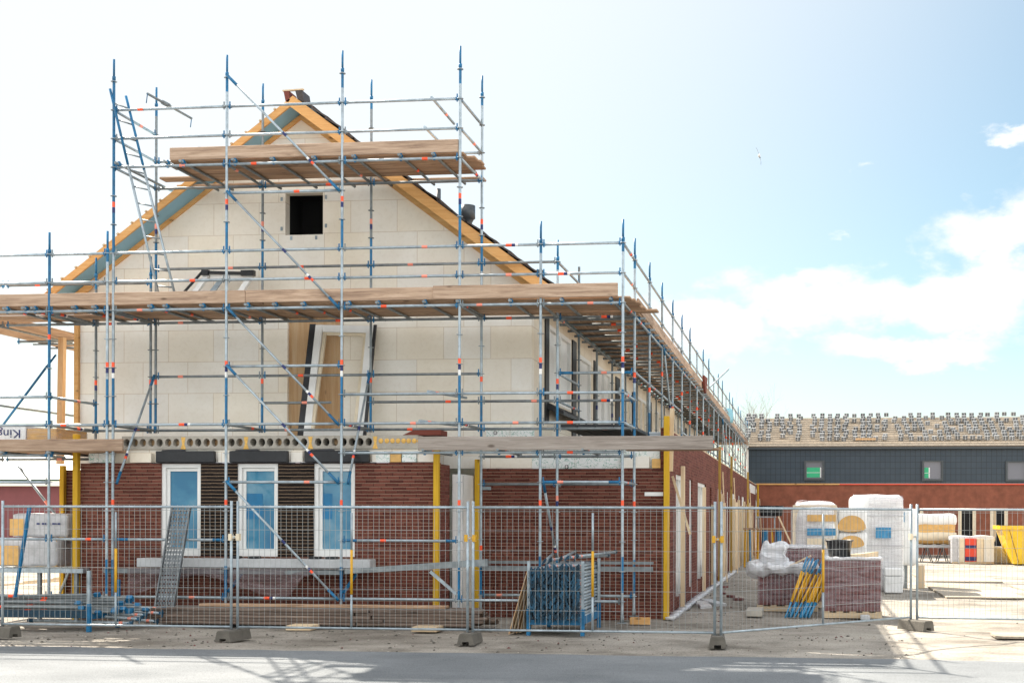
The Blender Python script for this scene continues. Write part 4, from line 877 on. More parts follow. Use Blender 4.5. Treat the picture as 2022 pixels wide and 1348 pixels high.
# raking tube with yellow end near the first post
tag(MB().use('blue').hexa([(-9.14,-2.5,.6),(-9.11,-2.5,.6),(-9.11,-2.45,.6),(-9.14,-2.45,.6),(-8.91,-2.5,2.0),(-8.87,-2.5,2.0),(-8.87,-2.45,2.0),(-8.91,-2.45,2.0)]).build('steel_profile'),'blue steel profile leaning inside the first fence panel','steel profile')
# insulation packs on the steel tray
def pack(name,label,cat,x0,x1,y0,y1,z0,z1,body,wrap,end=None,seed=0,group=None,amp=.012):
    t=thing(name,label,cat,((x0+x1)/2,(y0+y1)/2,z0),group)
    MB().use(body).box(x0+.02,x1-.02,y0+.02,y1-.02,z0+.01,z1-.02).build('boards',t)
    MB().use(wrap).crumple(x0,x1,y0,y1,z0,z1,.07,amp,5,seed,.2).build('wrap',t)
    return t
t=pack('insulation_pack','grey wrapped insulation pack, upper of two on the steel tray beside the bay','insulation pack',-11.24,-10.17,.5,1.5,1.47,1.90,'tan','packgrey',seed=1); MB().use('tan').box(-11.27,-11.0,.485,.5,1.50,1.80).build('bare_end',t)
t=pack('insulation_pack','grey wrapped insulation pack, lower of two on the steel tray beside the bay','insulation pack',-11.49,-10.31,.4,1.4,.94,1.45,'tan','packgrey',seed=2); MB().use('tan').cbox(-11.5,-11.02,.372,.392,.97,1.32,.005).build('bare_end',t)
for (a,b_) in ((1.70,1.73),(1.60,1.63)): 
    for k in range(5): MB().use('navy').box(-10.75+.1*k,-10.75+.1*k+.06+.02*(k%2),.480,.486,a,b_).build('print_mark',t) if a>1.65 else None
t=thing('steel_tray','grey steel tray on legs carrying the two wrapped packs','tray',(-10.8,.9,0))
MB().use('galv').box(-11.6,-9.75,.3,.38,.84,.92).box(-11.6,-9.75,1.3,1.38,.84,.92).box(-11.6,-11.5,.38,1.3,.84,.92).box(-9.85,-9.75,.38,1.3,.84,.92).build('tray_frame',t)
for x in (-11.4,-10.6,-9.9): MB().use('galv_dark').box(x-.03,x+.03,.32,.38,0,.84).build('leg',t)
# white pack with print on the low deck
t=thing('insulation_pack','white printed insulation pack with a tan wrapped end on the low deck beside the bay','insulation pack',(-11.,.9,3.03))
MB().use('packwhite').cbox(-12.2,-10.88,.35,1.3,3.04,3.47,.012).build('printed_cover',t); MB().use('tan').cbox(-10.87,-10.30,.37,1.3,3.04,3.42,.008).build('bare_end',t)
MB().use('film').crumple(-10.88,-10.28,.34,1.32,3.035,3.45,.06,.012,6,3,.2).build('wrap',t)
def text(body,size,m,parent,loc,rot,name='lettering'):
    cu=bpy.data.curves.new(name,'FONT'); cu.body=body; cu.size=size; cu.extrude=.0015; cu.align_x='LEFT'; tmp=bpy.data.objects.new('tmp_lettering',cu); col.objects.link(tmp)
    bpy.context.view_layer.update(); dg=bpy.context.evaluated_depsgraph_get(); me=bpy.data.meshes.new_from_object(tmp.evaluated_get(dg)); bpy.data.objects.remove(tmp); me.materials.clear(); me.materials.append(MT[m])
    o=bpy.data.objects.new(name,me); col.objects.link(o); o.rotation_euler=rot; o.parent=parent
    o.location=Vector(loc)-(parent.location if parent else Vector()); return o
o=text('Kingspan',.225,'navy',t,(-10.96,.345,3.40),(R(90),R(180),0)); o.data.transform(Matrix.Diagonal((1.14,.95,1,1)))
# bits on the low deck by the timber
tag(MB().use('rustred').hexa([(-4.1,.9,3.31),(-3.4,.9,3.31),(-3.4,1.3,3.31),(-4.1,1.3,3.31),(-3.9,.9,3.40),(-3.4,.9,3.40),(-3.4,1.3,3.40),(-3.9,1.3,3.40)]).build('roof_tile'),'dark red tile lying on the slab above the bay corner','tile')
# white bucket
t=thing('bucket','square white bucket with a lid on the deck beside the side window','bucket',(.30,2.6,3.13))
MB().use('bucket').hexa([(.17,2.5,3.13),(.41,2.5,3.13),(.41,2.74,3.13),(.17,2.74,3.13),(.14,2.47,3.42),(.44,2.47,3.42),(.44,2.77,3.42),(.14,2.77,3.42)]).build('body',t)
MB().use('bucket').cbox(.125,.455,2.455,2.785,3.42,3.455,.008).build('lid',t)
# things on the side deck
tag(MB().use('packwhite').crumple(-.55,-.02,9.0,10.0,5.57,6.1,.08,.06,3,5,.45).build('plastic_sack'),'white plastic sack standing on the side deck','sack')
tag(MB().use('packwhite').crumple(-.5,-.05,11.6,12.2,5.57,6.0,.08,.06,3,6,.45).build('plastic_sack'),'white and navy plastic sack slumped on the side deck farther along','sack')
tag(MB().use('rustred').poly([(.1,14.4,5.9),(.1,15.6,5.95),(.1,15.1,5.45),(.1,14.8,5.5)],(.06,0,0)).build('cloth'),'rust red cloth hanging over the toe board of the side deck','cloth')
tag(MB().use('ltblue').crumple(-.3,.12,27.6,29.,5.6,6.15,.12,.08,2,8,.4).build('tarpaulin'),'light blue tarpaulin bundled on the far part of the side deck','tarpaulin')
# ---------------------------------------------------------------- yard
def pallet(t,x0,x1,y0,y1):
    m=MB().use('battenX')
    for k in range(3):
        y=y0+(y1-y0-.1)*k/2; m.box(x0,x1,y,y+.1,.02,.115)
    for k in range(5):
        x=x0+(x1-x0-.12)*k/4; m.box(x,x+.12,y0,y1,.117,.14)
    m.build('wooden_pallet',t)
def brick_pallet(x0,x1,y0,y1,z1,label,seed,layers=9):
    t=thing('brick_pallet',label,'brick pallet',((x0+x1)/2,(y0+y1)/2,0)); pallet(t,x0,x1,y0,y1)
    m=MB().use('pallet_brick'); h=(z1-.15)/layers
    for k in range(layers):
        nx=int((x1-x0)/.105)
        for i in range(nx):
            a=x0+.02+(x1-x0-.04)*i/nx; b_=x0+.02+(x1-x0-.04)*(i+1)/nx-.008; m.box(a,b_,y0+.02+rnd.uniform(0,.012),y1-.02,.143+k*h,.143+(k+1)*h-.007)
    m.build('brick_stack',t)
    MB().use('film').crumple(x0-.005,x1+.005,y0-.01,y1+.01,.145,z1+.02,.06,.018,7,seed,.08).build('wrap',t)
    MB().use('filmw').crumple(x0-.01,x1+.01,y0-.015,y1+.01,z1-.02,z1+.035,.06,.015,7,seed+60,.3).build('cover_sheet',t)
    return t
brick_pallet(3.38,4.45,2.42,3.5,1.10,'pallet of film wrapped bricks with the black tub on top',1)
t=brick_pallet(2.10,3.30,3.85,4.9,.88,'lower torn pallet of film wrapped bricks beside the taller one',2,7)
t=brick_pallet(2.5,3.45,5.0,6.0,1.25,'pallet of film wrapped bricks standing behind the two in front',3,10)
# torn film heaped
tag(MB().use('filmw').crumple(2.15,2.66,3.95,4.5,.88,1.34,.04,.13,5,4,.5).build('plastic_film'),'heap of torn milky plastic film on the lower brick pallet','plastic film')
tag(MB().use('filmw').crumple(1.95,3.2,3.75,4.3,.72,.95,.04,.12,5,5,.5).build('plastic_film'),'torn plastic film draped over the front edge of the lower brick pallet','plastic film')
# black tub
t=thing('mason_tub','round black rubber mason tub standing on the tall brick pallet','tub',(3.68,2.9,1.12))
m=MB().use('tub'); m.lathe(3.68,2.85,[(.001,1.13),(.20,1.13),(.235,1.40),(.262,1.43),(.262,1.45),(.245,1.45),(.20,1.16),(.001,1.15)],24); m.build('bowl',t)
MB().use('concrete').lathe(3.68,2.85,[(.225,1.36),(.001,1.37)],20).build('dried_mortar',t)
tag(MB().use('battenX').hexa([(3.88,2.6,1.13),(4.4,2.75,1.13),(4.35,3.2,1.13),(3.85,3.1,1.13),(3.9,2.62,1.17),(4.4,2.75,1.24),(4.36,3.2,1.22),(3.86,3.1,1.17)]).build('paper_sack'),'crumpled pale paper sack lying beside the black tub on the brick pallet','sack')
tag(MB().use('batten').bar((2.75,3.8,.92),(3.15,3.75,1.12),.10,.03).build('board'),'pale board end resting on the torn brick pallet','board')
# bundle of yellow and blue struts leaning between the pallets
lb='yellow and blue folding strut leaning in the bundle between the brick pallets'
st=MB().use('blue'); pa,pb=Vector((0,0,0)),Vector((.48,.55,1.05)); 
pr=None
MT['strutblue']=mat('strut_blue',(.03,.22,.42),.4,0,.3,9)
for k in range(20):
    if pr is None:
        m=MB().use('strutblue').tube(pa,pa.lerp(pb,.28),.017,7).tube(pa.lerp(pb,.74),pb,.017,7).use('yellow').tube(pa.lerp(pb,.26),pa.lerp(pb,.76),.022,7)
        o=pr=m.build('folding_strut',origin=(0,0,0)); tag(o,lb,'strut','struts leaning between the brick pallets')
    else: o=pr.copy(); col.objects.link(o)
    o.location=(2.66+.022*k+rnd.uniform(-.02,.02)+(.06 if k>9 else 0),2.45+rnd.uniform(-.1,.1),.02); o.rotation_euler=(rnd.uniform(-.05,.05),rnd.uniform(-.06,.06),rnd.uniform(-.08,.08))
tag(MB().use('concrete').cbox(1.95,2.25,2.5,3.3,.02,.14,.01).build('concrete_block'),'grey concrete block on the ground in front of the torn brick pallet','block')
tag(MB().use('stone').cbox(4.05,4.22,2.18,2.40,.01,.09,.01).build('concrete_block'),'small pale block under the front edge of the tall brick pallet','block')
# insulation packs behind
P=lambda x,y,Y: atY(x,y,Y)
a=P(1563,990,9.6); b_=P(1655,1080,9.6)
t=thing('insulation_pack','white wrapped insulation pack with blue and brown stripes behind the brick pallets','insulation pack',((a.x+b_.x)/2,10.2,0))
MB().use('packcream').box(a.x+.03,b_.x-.03,9.65,10.9,.15,a.z-.08).build('boards',t); MB().use('packwhite').crumple(a.x,b_.x,9.6,10.95,.14,a.z,.1,.05,2.2,7,.45).build('wrap',t); 
for (z0,z1,m_) in ((1.77,1.93,'tan'),(1.43,1.60,'strutblue'),(1.12,1.36,'packcream'),(.75,.95,'strutblue')): MB().use(m_).box(a.x+.38,b_.x-.06,9.545,9.56,z0,z1).build('printed_band',t)
MB().use('film').crumple(a.x+.02,b_.x-.02,9.58,10.9,.14,a.z+.02,.1,.06,2.2,8,.4).build('outer_film',t)
for (y0,y1,lb,sd) in ((1004,1048,'white pack with a bare orange foam end, upper of two beside the tall pack',1),(1050,1092,'white pack with a bare orange foam end, lower of two beside the tall pack',2)):
    a=P(1655,y0,9.8); b_=P(1712,y1,9.8); z0=b_.z if sd==1 else .14
    t=thing('insulation_pack',lb,'insulation pack',((a.x+b_.x)/2,10.3,z0)); MB().use('packwhite').crumple(a.x,b_.x,9.8,11.,z0,a.z,.08,.02,4,sd+20,.2).build('wrap',t)
    cx,cz=(a.x+b_.x)/2-.02,a.z-.42; w=.34 if sd==1 else .30
    MB().use('tan').poly([(cx+w*math.cos(t_*math.pi/14),9.765,(a.z-.46 if sd==1 else a.z-.3)+(.30 if sd==1 else .22)*math.sin(t_*math.pi/14)*(1 if t_<=14 else .35)) for t_ in range(28)][::-1],(0,.025,0)).build('bare_end',t)
a=P(1680,976,10.9); b_=P(1790,1150,10.9)
t=thing('insulation_pack','tall white wrapped insulation pack, highest in the yard','insulation pack',((a.x+b_.x)/2,11.5,0))
MB().use('packcream').box(a.x+.06,b_.x-.2,10.98,12.2,.05,a.z-.1).build('boards',t)
MB().use('packwhite').crumple(a.x,b_.x-.06,10.9,12.3,.0,a.z,.1,.035,2.5,11,.22).build('wrap',t)
MB().use('film').crumple(a.x+.45,b_.x-.08,10.83,12.3,.0,a.z-.02,.1,.04,2.5,12,.22).build('outer_film',t)
MB().use('strutblue').box(a.x+.62,a.x+1.0,10.8,10.812,1.35,1.62).build('print_mark',t)
for zz in (.55,1.15,1.9): MB().use('stone').box(a.x-.01,b_.x-.05,10.835,10.842,zz,zz+.02).build('strap',t)
t=thing('insulation_pack','white pack with a blue mark and trailing film beside the tall pack','insulation pack',(b_.x+.25,12.6,0))
MB().use('packwhite').crumple(b_.x-.1,b_.x+.38,12.4,13.4,.6,2.1,.1,.05,3,13,.35).build('wrap',t); MB().use('strutblue').box(b_.x-.04,b_.x+.06,12.33,12.36,1.75,2.02).build('print_mark',t)
MB().use('galv_dark').box(b_.x-.05,b_.x+.15,12.5,12.7,0,.7).build('support',t)
MB().use('batten').box(b_.x+.45,b_.x+.6,12.5,12.7,0,.6).build('support',t)
for k,(z0,z1) in enumerate(((.01,.42),(.43,.62))):
    x0=P(1747,1160,10.3).x; x1=P(1782,1160,10.3).x; tag(MB().use('packwhite').cbox(x0,x1,10.2,10.7,z0,z1,.02).build('foam_block'),'white foam block at the foot of the tall pack, '+('lower' if k==0 else 'upper')+' one','foam block')
# trestles with pack, bench
def trestle(t,x,y,h,w=.5,m='grey_plastic'):
    for s in (-1,1): 
        for q in (-1,1): MB().use(m).bar((x+s*.22,y+q*w/2,0),(x+s*.03,y+q*w/2,h),.04,.04).build('leg',t)
    MB().use(m).box(x-.05,x+.05,y-w/2,y+w/2,h,h+.06).build('top_bar',t)
a=P(1785,1018,32); b_=P(1888,1075,32)
t=thing('insulation_pack','long tan insulation pack with rounded white film top on the trestle table','insulation pack',((a.x+b_.x)/2,32.6,.72)); MB().use('tan').crumple(a.x,b_.x,32,33.2,.74,1.95,.12,.03,2,15,.45).build('boards',t); MB().use('packwhite').crumple(a.x-.03,b_.x+.03,31.95,33.25,1.55,2.02,.12,.04,2,16,.45).build('wrap',t)
MB().use('packcream').crumple(a.x+.2,b_.x+.01,31.93,33.2,.9,1.25,.12,.03,2,18,.2).build('wrap',t)
t=thing('trestle_table','low trestle table with dark legs carrying the long insulation pack','trestle table',((a.x+b_.x)/2,32.6,0)); MB().use('stone').box(a.x-.4,b_.x+.1,31.9,33.3,.62,.72).build('table_top',t)
for f in (.1,.45,.75): trestle(t,a.x+(b_.x-a.x)*f,32.4,.56,.8)
# printed pallet packs
t=thing('pallet_pack','pallet pack with red and navy printed stripe and white film beside the skip','pallet pack',(9.9,30.8,0)); a=P(1880,1062,30.4); b_=P(1963,1112,30.4); x0,x1=a.x,b_.x; w=x1-x0
for (f0,f1,m_) in ((0,.14,'packgrey'),(.15,.30,'packcream'),(.31,.58,'red'),(.59,.75,'packcream'),(.76,1.,'packwhite')): MB().use(m_).box(x0+w*f0,x0+w*f1,30.4,31.3,.08,1.02 if f0<.7 else 1.0).build('carton',t)
for (z0,z1) in ((.12,.28),(.62,.75)): MB().use('navy').box(x0+w*.31+.01,x0+w*.58-.01,30.385,30.395,z0,z1).build('printed_band',t)
MB().use('filmw').crumple(x0-.05,x1+.05,30.45,31.4,.9,1.13,.1,.05,2.5,21,.4).build('film_cover',t); MB().use('filmw').box(x0-.06,x0+.0,30.36,30.4,.05,1.1).box(x0+w*.145,x0+w*.165,30.36,30.395,.02,1.05).build('film_strip',t); MB().use('battenX').box(x0,x1,30.4,31.3,.0,.078).build('wooden_pallet',t)
a=P(1958,1082,30.8); b_=P(2000,1112,30.8); tag(MB().use('concrete').cbox(a.x,b_.x,30.8,31.6,.0,.68,.02).build('concrete_block'),'grey concrete block with pale top between the printed pack and the skip','block')
# yellow skip
t=thing('skip','open yellow steel skip with sloping end','skip',(12.3,29.8,0)); X=P(1974,1036,29).x; xb=P(2003,1112,29).x; zt=1.56
m=MB().use('skip'); m.hexa([(xb,29,.05),(X+3.4,29,.05),(X+3.4,30.5,.05),(xb,30.5,.05),(X+.02,28.95,zt),(X+3.9,28.95,zt),(X+3.9,30.6,zt),(X+.02,30.6,zt)]); m.build('body',t)
MB().use('skip').box(X-.02,X+3.95,28.9,29.02,zt-.14,zt).box(X-.02,X+.1,29.02,30.6,zt-.14,zt).build('rim',t)
for dx in (1.0,1.9): MB().use('skip').hexa([(xb+dx-.3,28.93,.05),(xb+dx-.22,28.93,.05),(xb+dx-.22,29.01,.05),(xb+dx-.3,29.01,.05),(X+dx,28.88,zt-.15),(X+dx+.09,28.88,zt-.15),(X+dx+.09,28.96,zt-.15),(X+dx,28.96,zt-.15)]).build('side_rib',t)
MB().use('rustred').hexa([(xb+.16,28.985,.1),(xb+.18,28.985,.1),(xb+.18,28.99,.1),(xb+.16,28.99,.1),(X+.36,28.93,zt-.16),(X+.375,28.93,zt-.16),(X+.375,28.94,zt-.16),(X+.36,28.94,zt-.16)]).build('rust_streak',t)
MB().use('dark').box(X+.1,X+3.8,29.1,30.5,zt+.001,zt+.004).build('opening',t)
# mason's bench with tubs
t=thing('work_bench','mason bench on orange and blue trestles at the far end of the side wall','work bench',(1.6,25.6,0)); a=P(1468,1042,25.5); x0,x1=a.x,P(1548,1042,25.5).x
MB().use('plank').box(x0,x1,25.2,26.2,1.40,1.46).build('bench_top',t); MB().use('galv_dark').box(x0+.5,x1-.3,25.3,26.1,1.85,1.90).build('upper_shelf',t)
for k in range(9): 
    x=x0+.08+(x1-x0-.2)*k/8; MB().use('yellow' if k%3==0 else ('blue' if k%3==1 else 'pine')).bar((x+rnd.uniform(-.12,.12),25.25,0),(x,25.3,1.4),.05,.05).build('leg',t)
for x in (x0+.55,x1-.35): MB().use('galv').bar((x,25.4,1.46),(x,25.4,1.85),.04,.04).build('upright',t)
MB().use('blue').box(x0+.75,x0+.93,25.22,25.3,.4,1.38).box(x1-.25,x1-.08,25.22,25.3,.1,1.38).build('side_panel',t)
MB().use('batten').bar((x1+.55,25.2,.3),(x1-.2,25.3,1.9),.06,.04,up=(0,1,0)).build('raking_board',t)
for (px_,lb,r_) in ((1514,'black mason tub on the raised shelf of the bench',.30),(1535,'smaller black mason tub behind the first on the bench shelf',.22)):
    w=P(px_,1018,25.7); m=MB().use('tub'); m.lathe(w.x,25.7 if r_>.25 else 25.95,[(.001,1.91),(r_*.8,1.91),(r_,2.28),(r_*1.06,2.3),(r_*.9,2.3),(r_*.7,1.95),(.001,1.95)],18); tag(m.build('mason_tub'),lb,'tub')
tag(MB().use('galv').box(2.95,3.02,26.2,26.25,0,2.0).box(4.1,4.17,26.2,26.25,0,2.0).box(2.95,4.17,26.2,26.25,1.93,1.99).box(3.3,3.33,26.21,26.24,0,1.95).box(3.7,3.73,26.21,26.24,0,1.95).build('mesh_fence'),'pale mesh panel standing behind the mason bench','fence panel')
# steel plates on the yard, rubble
for k,(x0,y0,x1,y1) in enumerate(((6.5,15.7,8.7,20.5),(6.3,8.55,8.1,14.5),(6.0,-.9,12.,-.2),(8.6,10,13,14))):
    o=tag(MB().use('plate').box(x0,x1,y0,y1,.0,.035).build('road_plate'),['dusty road plate farthest into the sunlit yard','dusty road plate crossed by the long pack shadow in the yard','dusty road plate just inside the sunlit fence panel','dusty road plate at the edge of the sunlit yard'][k],'road plate','road plates in the yard')
rb=MB()
for k in range(900):
    if k>=420: x,y=(rnd.uniform(-9,.8),rnd.gauss(-1.9,.7)) if k<700 else (rnd.gauss(-.1,.7),rnd.gauss(-.6,.7)) if k<740 else (rnd.gauss(3.4,.5),rnd.gauss(-1.2,.3)) if k<800 else (rnd.uniform(.6,5),rnd.uniform(-2.2,4))
    elif k<200: x,y=rnd.uniform(-9,5),rnd.gauss(-3.1,.45)
    elif k<330: x,y=rnd.uniform(.55,1.9),rnd.uniform(1.5,24)
    else: x,y=rnd.uniform(-12.5,9),rnd.uniform(-2.8,12)
    s_=rnd.choice((.006,.008,.01,.012,.016,.022)) if k<330 or k>=420 else rnd.choice((.01,.02))
    rb.use(rnd.choice(('conc_dark','concrete','conc_dark','conc_dark','concrete','conc_dark','pallet_brick'))); z=gz(x,y)
    rb.sphere((x,y,z+s_*.3),s_,5,rnd.uniform(.7,1.6),rnd.uniform(.7,1.5),rnd.uniform(.5,.9))
tag(rb.build('rubble',origin=(0,0,0)),kind='stuff')
lb='broken dark brick lying on the sand along the side wall'
for k,(x,y) in enumerate(((1.4,6.8),(1.15,8.2),(1.6,6.2),(1.0,10.5),(.95,4.9))):
    o=MB().use('pallet_brick').cbox(-.11,.11,-.05,.05,0,.055,.006).build('brick',origin=(0,0,0)); o.location=(x,y,gz(x,y)); o.rotation_euler=(0,0,rnd.uniform(0,3)); tag(o,lb,'brick','broken bricks along the side wall')
for (x,y,a_,lb) in ((.95,5.0,.15,'white foil covered offcut lying along the base of the side wall'),(1.1,5.6,.3,'pale timber offcut lying beside the white offcut at the side wall')):
    o=MB().use('filmw' if a_<.2 else 'stone').cbox(-.12,.12,-.75,.75,0,.07,.01).build('offcut',origin=(0,0,0)); o.location=(x,y,.02); o.rotation_euler=(0,0,a_); tag(o,lb,'offcut')
# ---------------------------------------------------------------- sunlit clutter beyond the packs
for k in range(5): tag(MB().use('battenX').bar((-15.5+.3*k,6+.7*k,.25+.05*k),(-12.2+.2*k,5.5+.7*k,.5+.08*k),.12,.04).build('timber'),'pale sunlit timber lying in the clutter behind the loose tubes','timber','timbers in the clutter behind the loose tubes')
for x in (-12.6,-12.1): tag(MB().use('tub').lathe(x,4.5,[(.001,0),(.18,0),(.22,.3),(.2,.3),(.001,.28)],14).build('bucket'),'dark bucket on the sunlit sand behind the loose tubes','bucket','dark buckets behind the loose tubes')
tag(MB().use('packwhite').crumple(-13.4,-12.,7,8,.0,.35,.12,.05,3,31,.3).build('foam_heap'),'white wrapped heap on the sunlit sand behind the loose tubes','heap')
# ---------------------------------------------------------------- far houses
FY=42.
t=thing('terraced_house','far terraced house with dark tiled upper wall, red brick below and an unfinished pale roof','house',(7,FY,0))
X0,X1=.12,26.
bz=3.52; ez=5.37
DW=[(4.15,4.95,0,2.3),(7.0,8.9,.9,2.32),(10.62,11.5,0,2.34),(12.19,13.06,0,2.34),(14.4,15.2,0,2.34)]
MB().use('brickF').plate([(X0+.4,FY,0),(X1,FY,0),(X1,FY,bz),(X0+.4,FY,bz)],[[(a,FY,c+.01),(b_,FY,c+.01),(b_,FY,d),(a,FY,d)] for a,b_,c,d in DW],(0,.15,0)).build('brick_wall',t)
for a,b_,c,d in DW:
    m=MB().use('packcream'); q=.17; m.box(a,a+q,FY-.02,FY+.1,c,d).box(b_-q,b_,FY-.02,FY+.1,c,d).box(a+q,b_-q,FY-.02,FY+.1,d-.07,d); f=m.build('door_frame',t)
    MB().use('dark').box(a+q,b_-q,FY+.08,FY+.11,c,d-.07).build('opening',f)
    if a>12 and a<13: MB().use('batten').box(a+.19,a+.30,FY+.03,FY+.06,.9,d-.1).build('board',f)
MB().use('red').box(X0+4.,X1,FY-.06,FY-.002,bz-.01,bz+.05).build('dpc_strip',t); MB().use('pine').box(X0+.4,X0+4.6,FY-.07,FY-.003,bz-.01,bz+.06).build('timber_batten',t)
tm=mat('slate_wall_tile',(.028,.042,.055),.42,0,.25,3)
def tilemat():
    nt=tm.node_tree; N=nt.nodes; L=nt.links; b=N['Principled BSDF']; tc=N.new('ShaderNodeTexCoord'); sp=N.new('ShaderNodeSeparateXYZ'); L.new(tc.outputs['Object'],sp.inputs[0]); cb=N.new('ShaderNodeCombineXYZ'); L.new(sp.outputs['X'],cb.inputs[0]); L.new(sp.outputs['Z'],cb.inputs[1])
    br=N.new('ShaderNodeTexBrick'); br.offset=0; br.inputs['Scale'].default_value=1; br.inputs['Brick Width'].default_value=.25; br.inputs['Row Height'].default_value=.31; br.inputs['Mortar Size'].default_value=.014; br.inputs['Color1'].default_value=(.022,.040,.060,1); br.inputs['Color2'].default_value=(.028,.047,.068,1); br.inputs['Mortar'].default_value=(.010,.017,.025,1); L.new(cb.outputs[0],br.inputs['Vector']); L.new(br.outputs[0],b.inputs['Base Color'])
tilemat(); MT['walltile']=tm
FW=[(2.94,3.96,3.74,4.74),(8.82,9.87,3.70,4.73),(12.92,13.98,3.68,4.69),(19,20,3.7,4.7)]
MB().use('walltile').plate([(X0,FY-.03,bz+.06),(X1,FY-.03,bz+.06),(X1,FY-.03,ez),(X0,FY-.03,ez)],[[(a,FY-.03,c),(b_,FY-.03,c),(b_,FY-.03,d),(a,FY-.03,d)] for a,b_,c,d in FW],(0,.15,0)).build('tiled_wall',t)
m_=mat('green_wall_sheet',(.03,.42,.20),.5); MT['green']=m_; MT['winglass']=mat('far_glass',(.10,.10,.13),.1,spec=.8)
for i,(a,b_,c,d) in enumerate(FW):
    q=.1; w=MB().use('grey_plastic'); w.box(a,a+q,FY-.14,FY+.05,c,d).box(b_-q,b_,FY-.14,FY+.05,c,d).box(a+q,b_-q,FY-.14,FY+.05,c,c+q).box(a+q,b_-q,FY-.14,FY+.05,d-q*.6,d); f=w.build('window',t)
    MB().use('winglass').box(a+q,b_-q,FY+.0,FY+.02,c+q,d-q*.6).build('pane',f)
    if i<2:
        e=b_-q-.06 if i==0 else a+q+.3; MB().use('green').box(a+q+.03,e,FY-.02,FY-.002,c+q+.05,d-.35).build('green_sheet',f)
        MB().use('packwhite').box(e-.06,e,FY-.03,FY-.021,c+q+.05,d-.35).box(a+q+.03,e,FY-.03,FY-.021,(c+d)/2-.12,(c+d)/2-.10).build('glazing_bar',f)
MB().use('grey_plastic').box(X0-.05,X1,FY-.26,FY-.152,ez-.06,ez+.03).build('gutter',t)
MB().use('white').box(X0-.1,X0-.003,FY-.06,FY+.2,bz-.3,ez+.1).build('corner_trim',t)
MT['brownroof']=mat('roof_underlay',(.09,.065,.045),.9,0,.25,3); ry,rz_=47.,7.28
rf=MB().use('brownroof').poly([(X0,FY-.15,ez+.06),(X0,ry,rz_),(X0,ry,rz_-.2),(X0,FY-.15,ez-.02)],(X1-X0,0,0)); roof2=rf.build('roof',t)
MT['palebatten']=mat('pale_batten_row',(.62,.53,.42),.85,0,.2,6); m=MB().use('palebatten'); mk=MB().use('dark'); nb=13
for k in range(nb):
    f=(k+.3)/nb; y=FY-.15+(ry-FY+.15)*f; z=ez+.06+(rz_-ez-.06)*f; m.box(X0,X1,y,y+.13,z+.004,z+.10)
bo=m.build('roof_battens',roof2)
# tile stacks on the far roof
ts=MB().use('tile'); MT['stackgrey']=mat('grey_tile',(.17,.18,.19),.5,0,.25,9,rand=.35)
ts=MB().use('stackgrey'); 
for q in range(4): ts.box(-.115,.115,-.11+.004*q,.11,.05*q,.05*q+.044)
ts.use('stone').box(-.018,.018,-.116,-.09,-.001,.20); pt=ts.build('tile_stack',origin=(0,0,0)); tag(pt,'strapped stack of grey tiles set on the battens of the far roof','tile stack','tile stacks on the far roof'); first=True
cols_=[1478,1488,1505,1519,1533,1547,1561,1579,1607,1624,1639,1655,1671,1689,1705,1718,1733,1748,1763,1780,1797,1812,1826,1841,1857,1872,1887,1902,1917,1934,1950,1967,1983,1999,2014]
for ci,cx in enumerate(cols_):
    nrow=[9,6,9,9,4,8,8,9,8][ci] if ci<9 else 9
    for r_ in range(nrow):
        if rnd.random()<(.12 if ci>8 else .10): continue
        f=.98-r_*.104+rnd.uniform(-.02,.02)
        if f<.05: continue
        y=FY-.15+(ry-FY+.15)*f; z=ez+.06+(rz_-ez-.06)*f; w=atY(cx+(r_*2.2 if ci>17 else -r_*.3)+rnd.uniform(-2.5,2.5),850,y)
        if first: o=pt; first=False
        else: o=pt.copy(); col.objects.link(o)
        o.location=(w.x,y,z+.10); o.rotation_euler=(R(12),0,rnd.uniform(-.06,.06))
tag(MB().use('ply').box(5.55,6.55,FY+.3,FY+.5,ez+.42,ez+.52).build('board'),'brown board lying low on the far roof among the tile stacks','board')
# shed far off beside the row
t=thing('shed','long dark red shed with a green wall and pale gutter far behind the loose tubes','shed',(-37,40,0))
MB().use('rustred') ; MT['shedred']=mat('shed_red',(.20,.055,.06),.6,0,.1,2); MT['shedgreen']=mat('shed_green',(.05,.085,.055),.6,0,.1,2)
MB().use('shedred').box(-60,-20.5,40,50,-1,3.4).build('wall',t); MB().use('shedgreen').poly([(-60,39.6,3.75),(-60,44.5,6.0),(-60,44.5,5.8),(-60,39.6,3.65)],(39.2,0,0)).build('roof',t); MB().use('packwhite').box(-60,-20.4,39.5,39.7,3.45,3.62).build('gutter',t); MB().use('packwhite').box(-20.9,-20.5,39.9,39.99,0,4.6).build('corner_trim',t)
for k in range(26): MB().use('shedred').box(-46+k*1.0,-45.9+k*1.0,39.96,39.998,0,3.4) if False else None
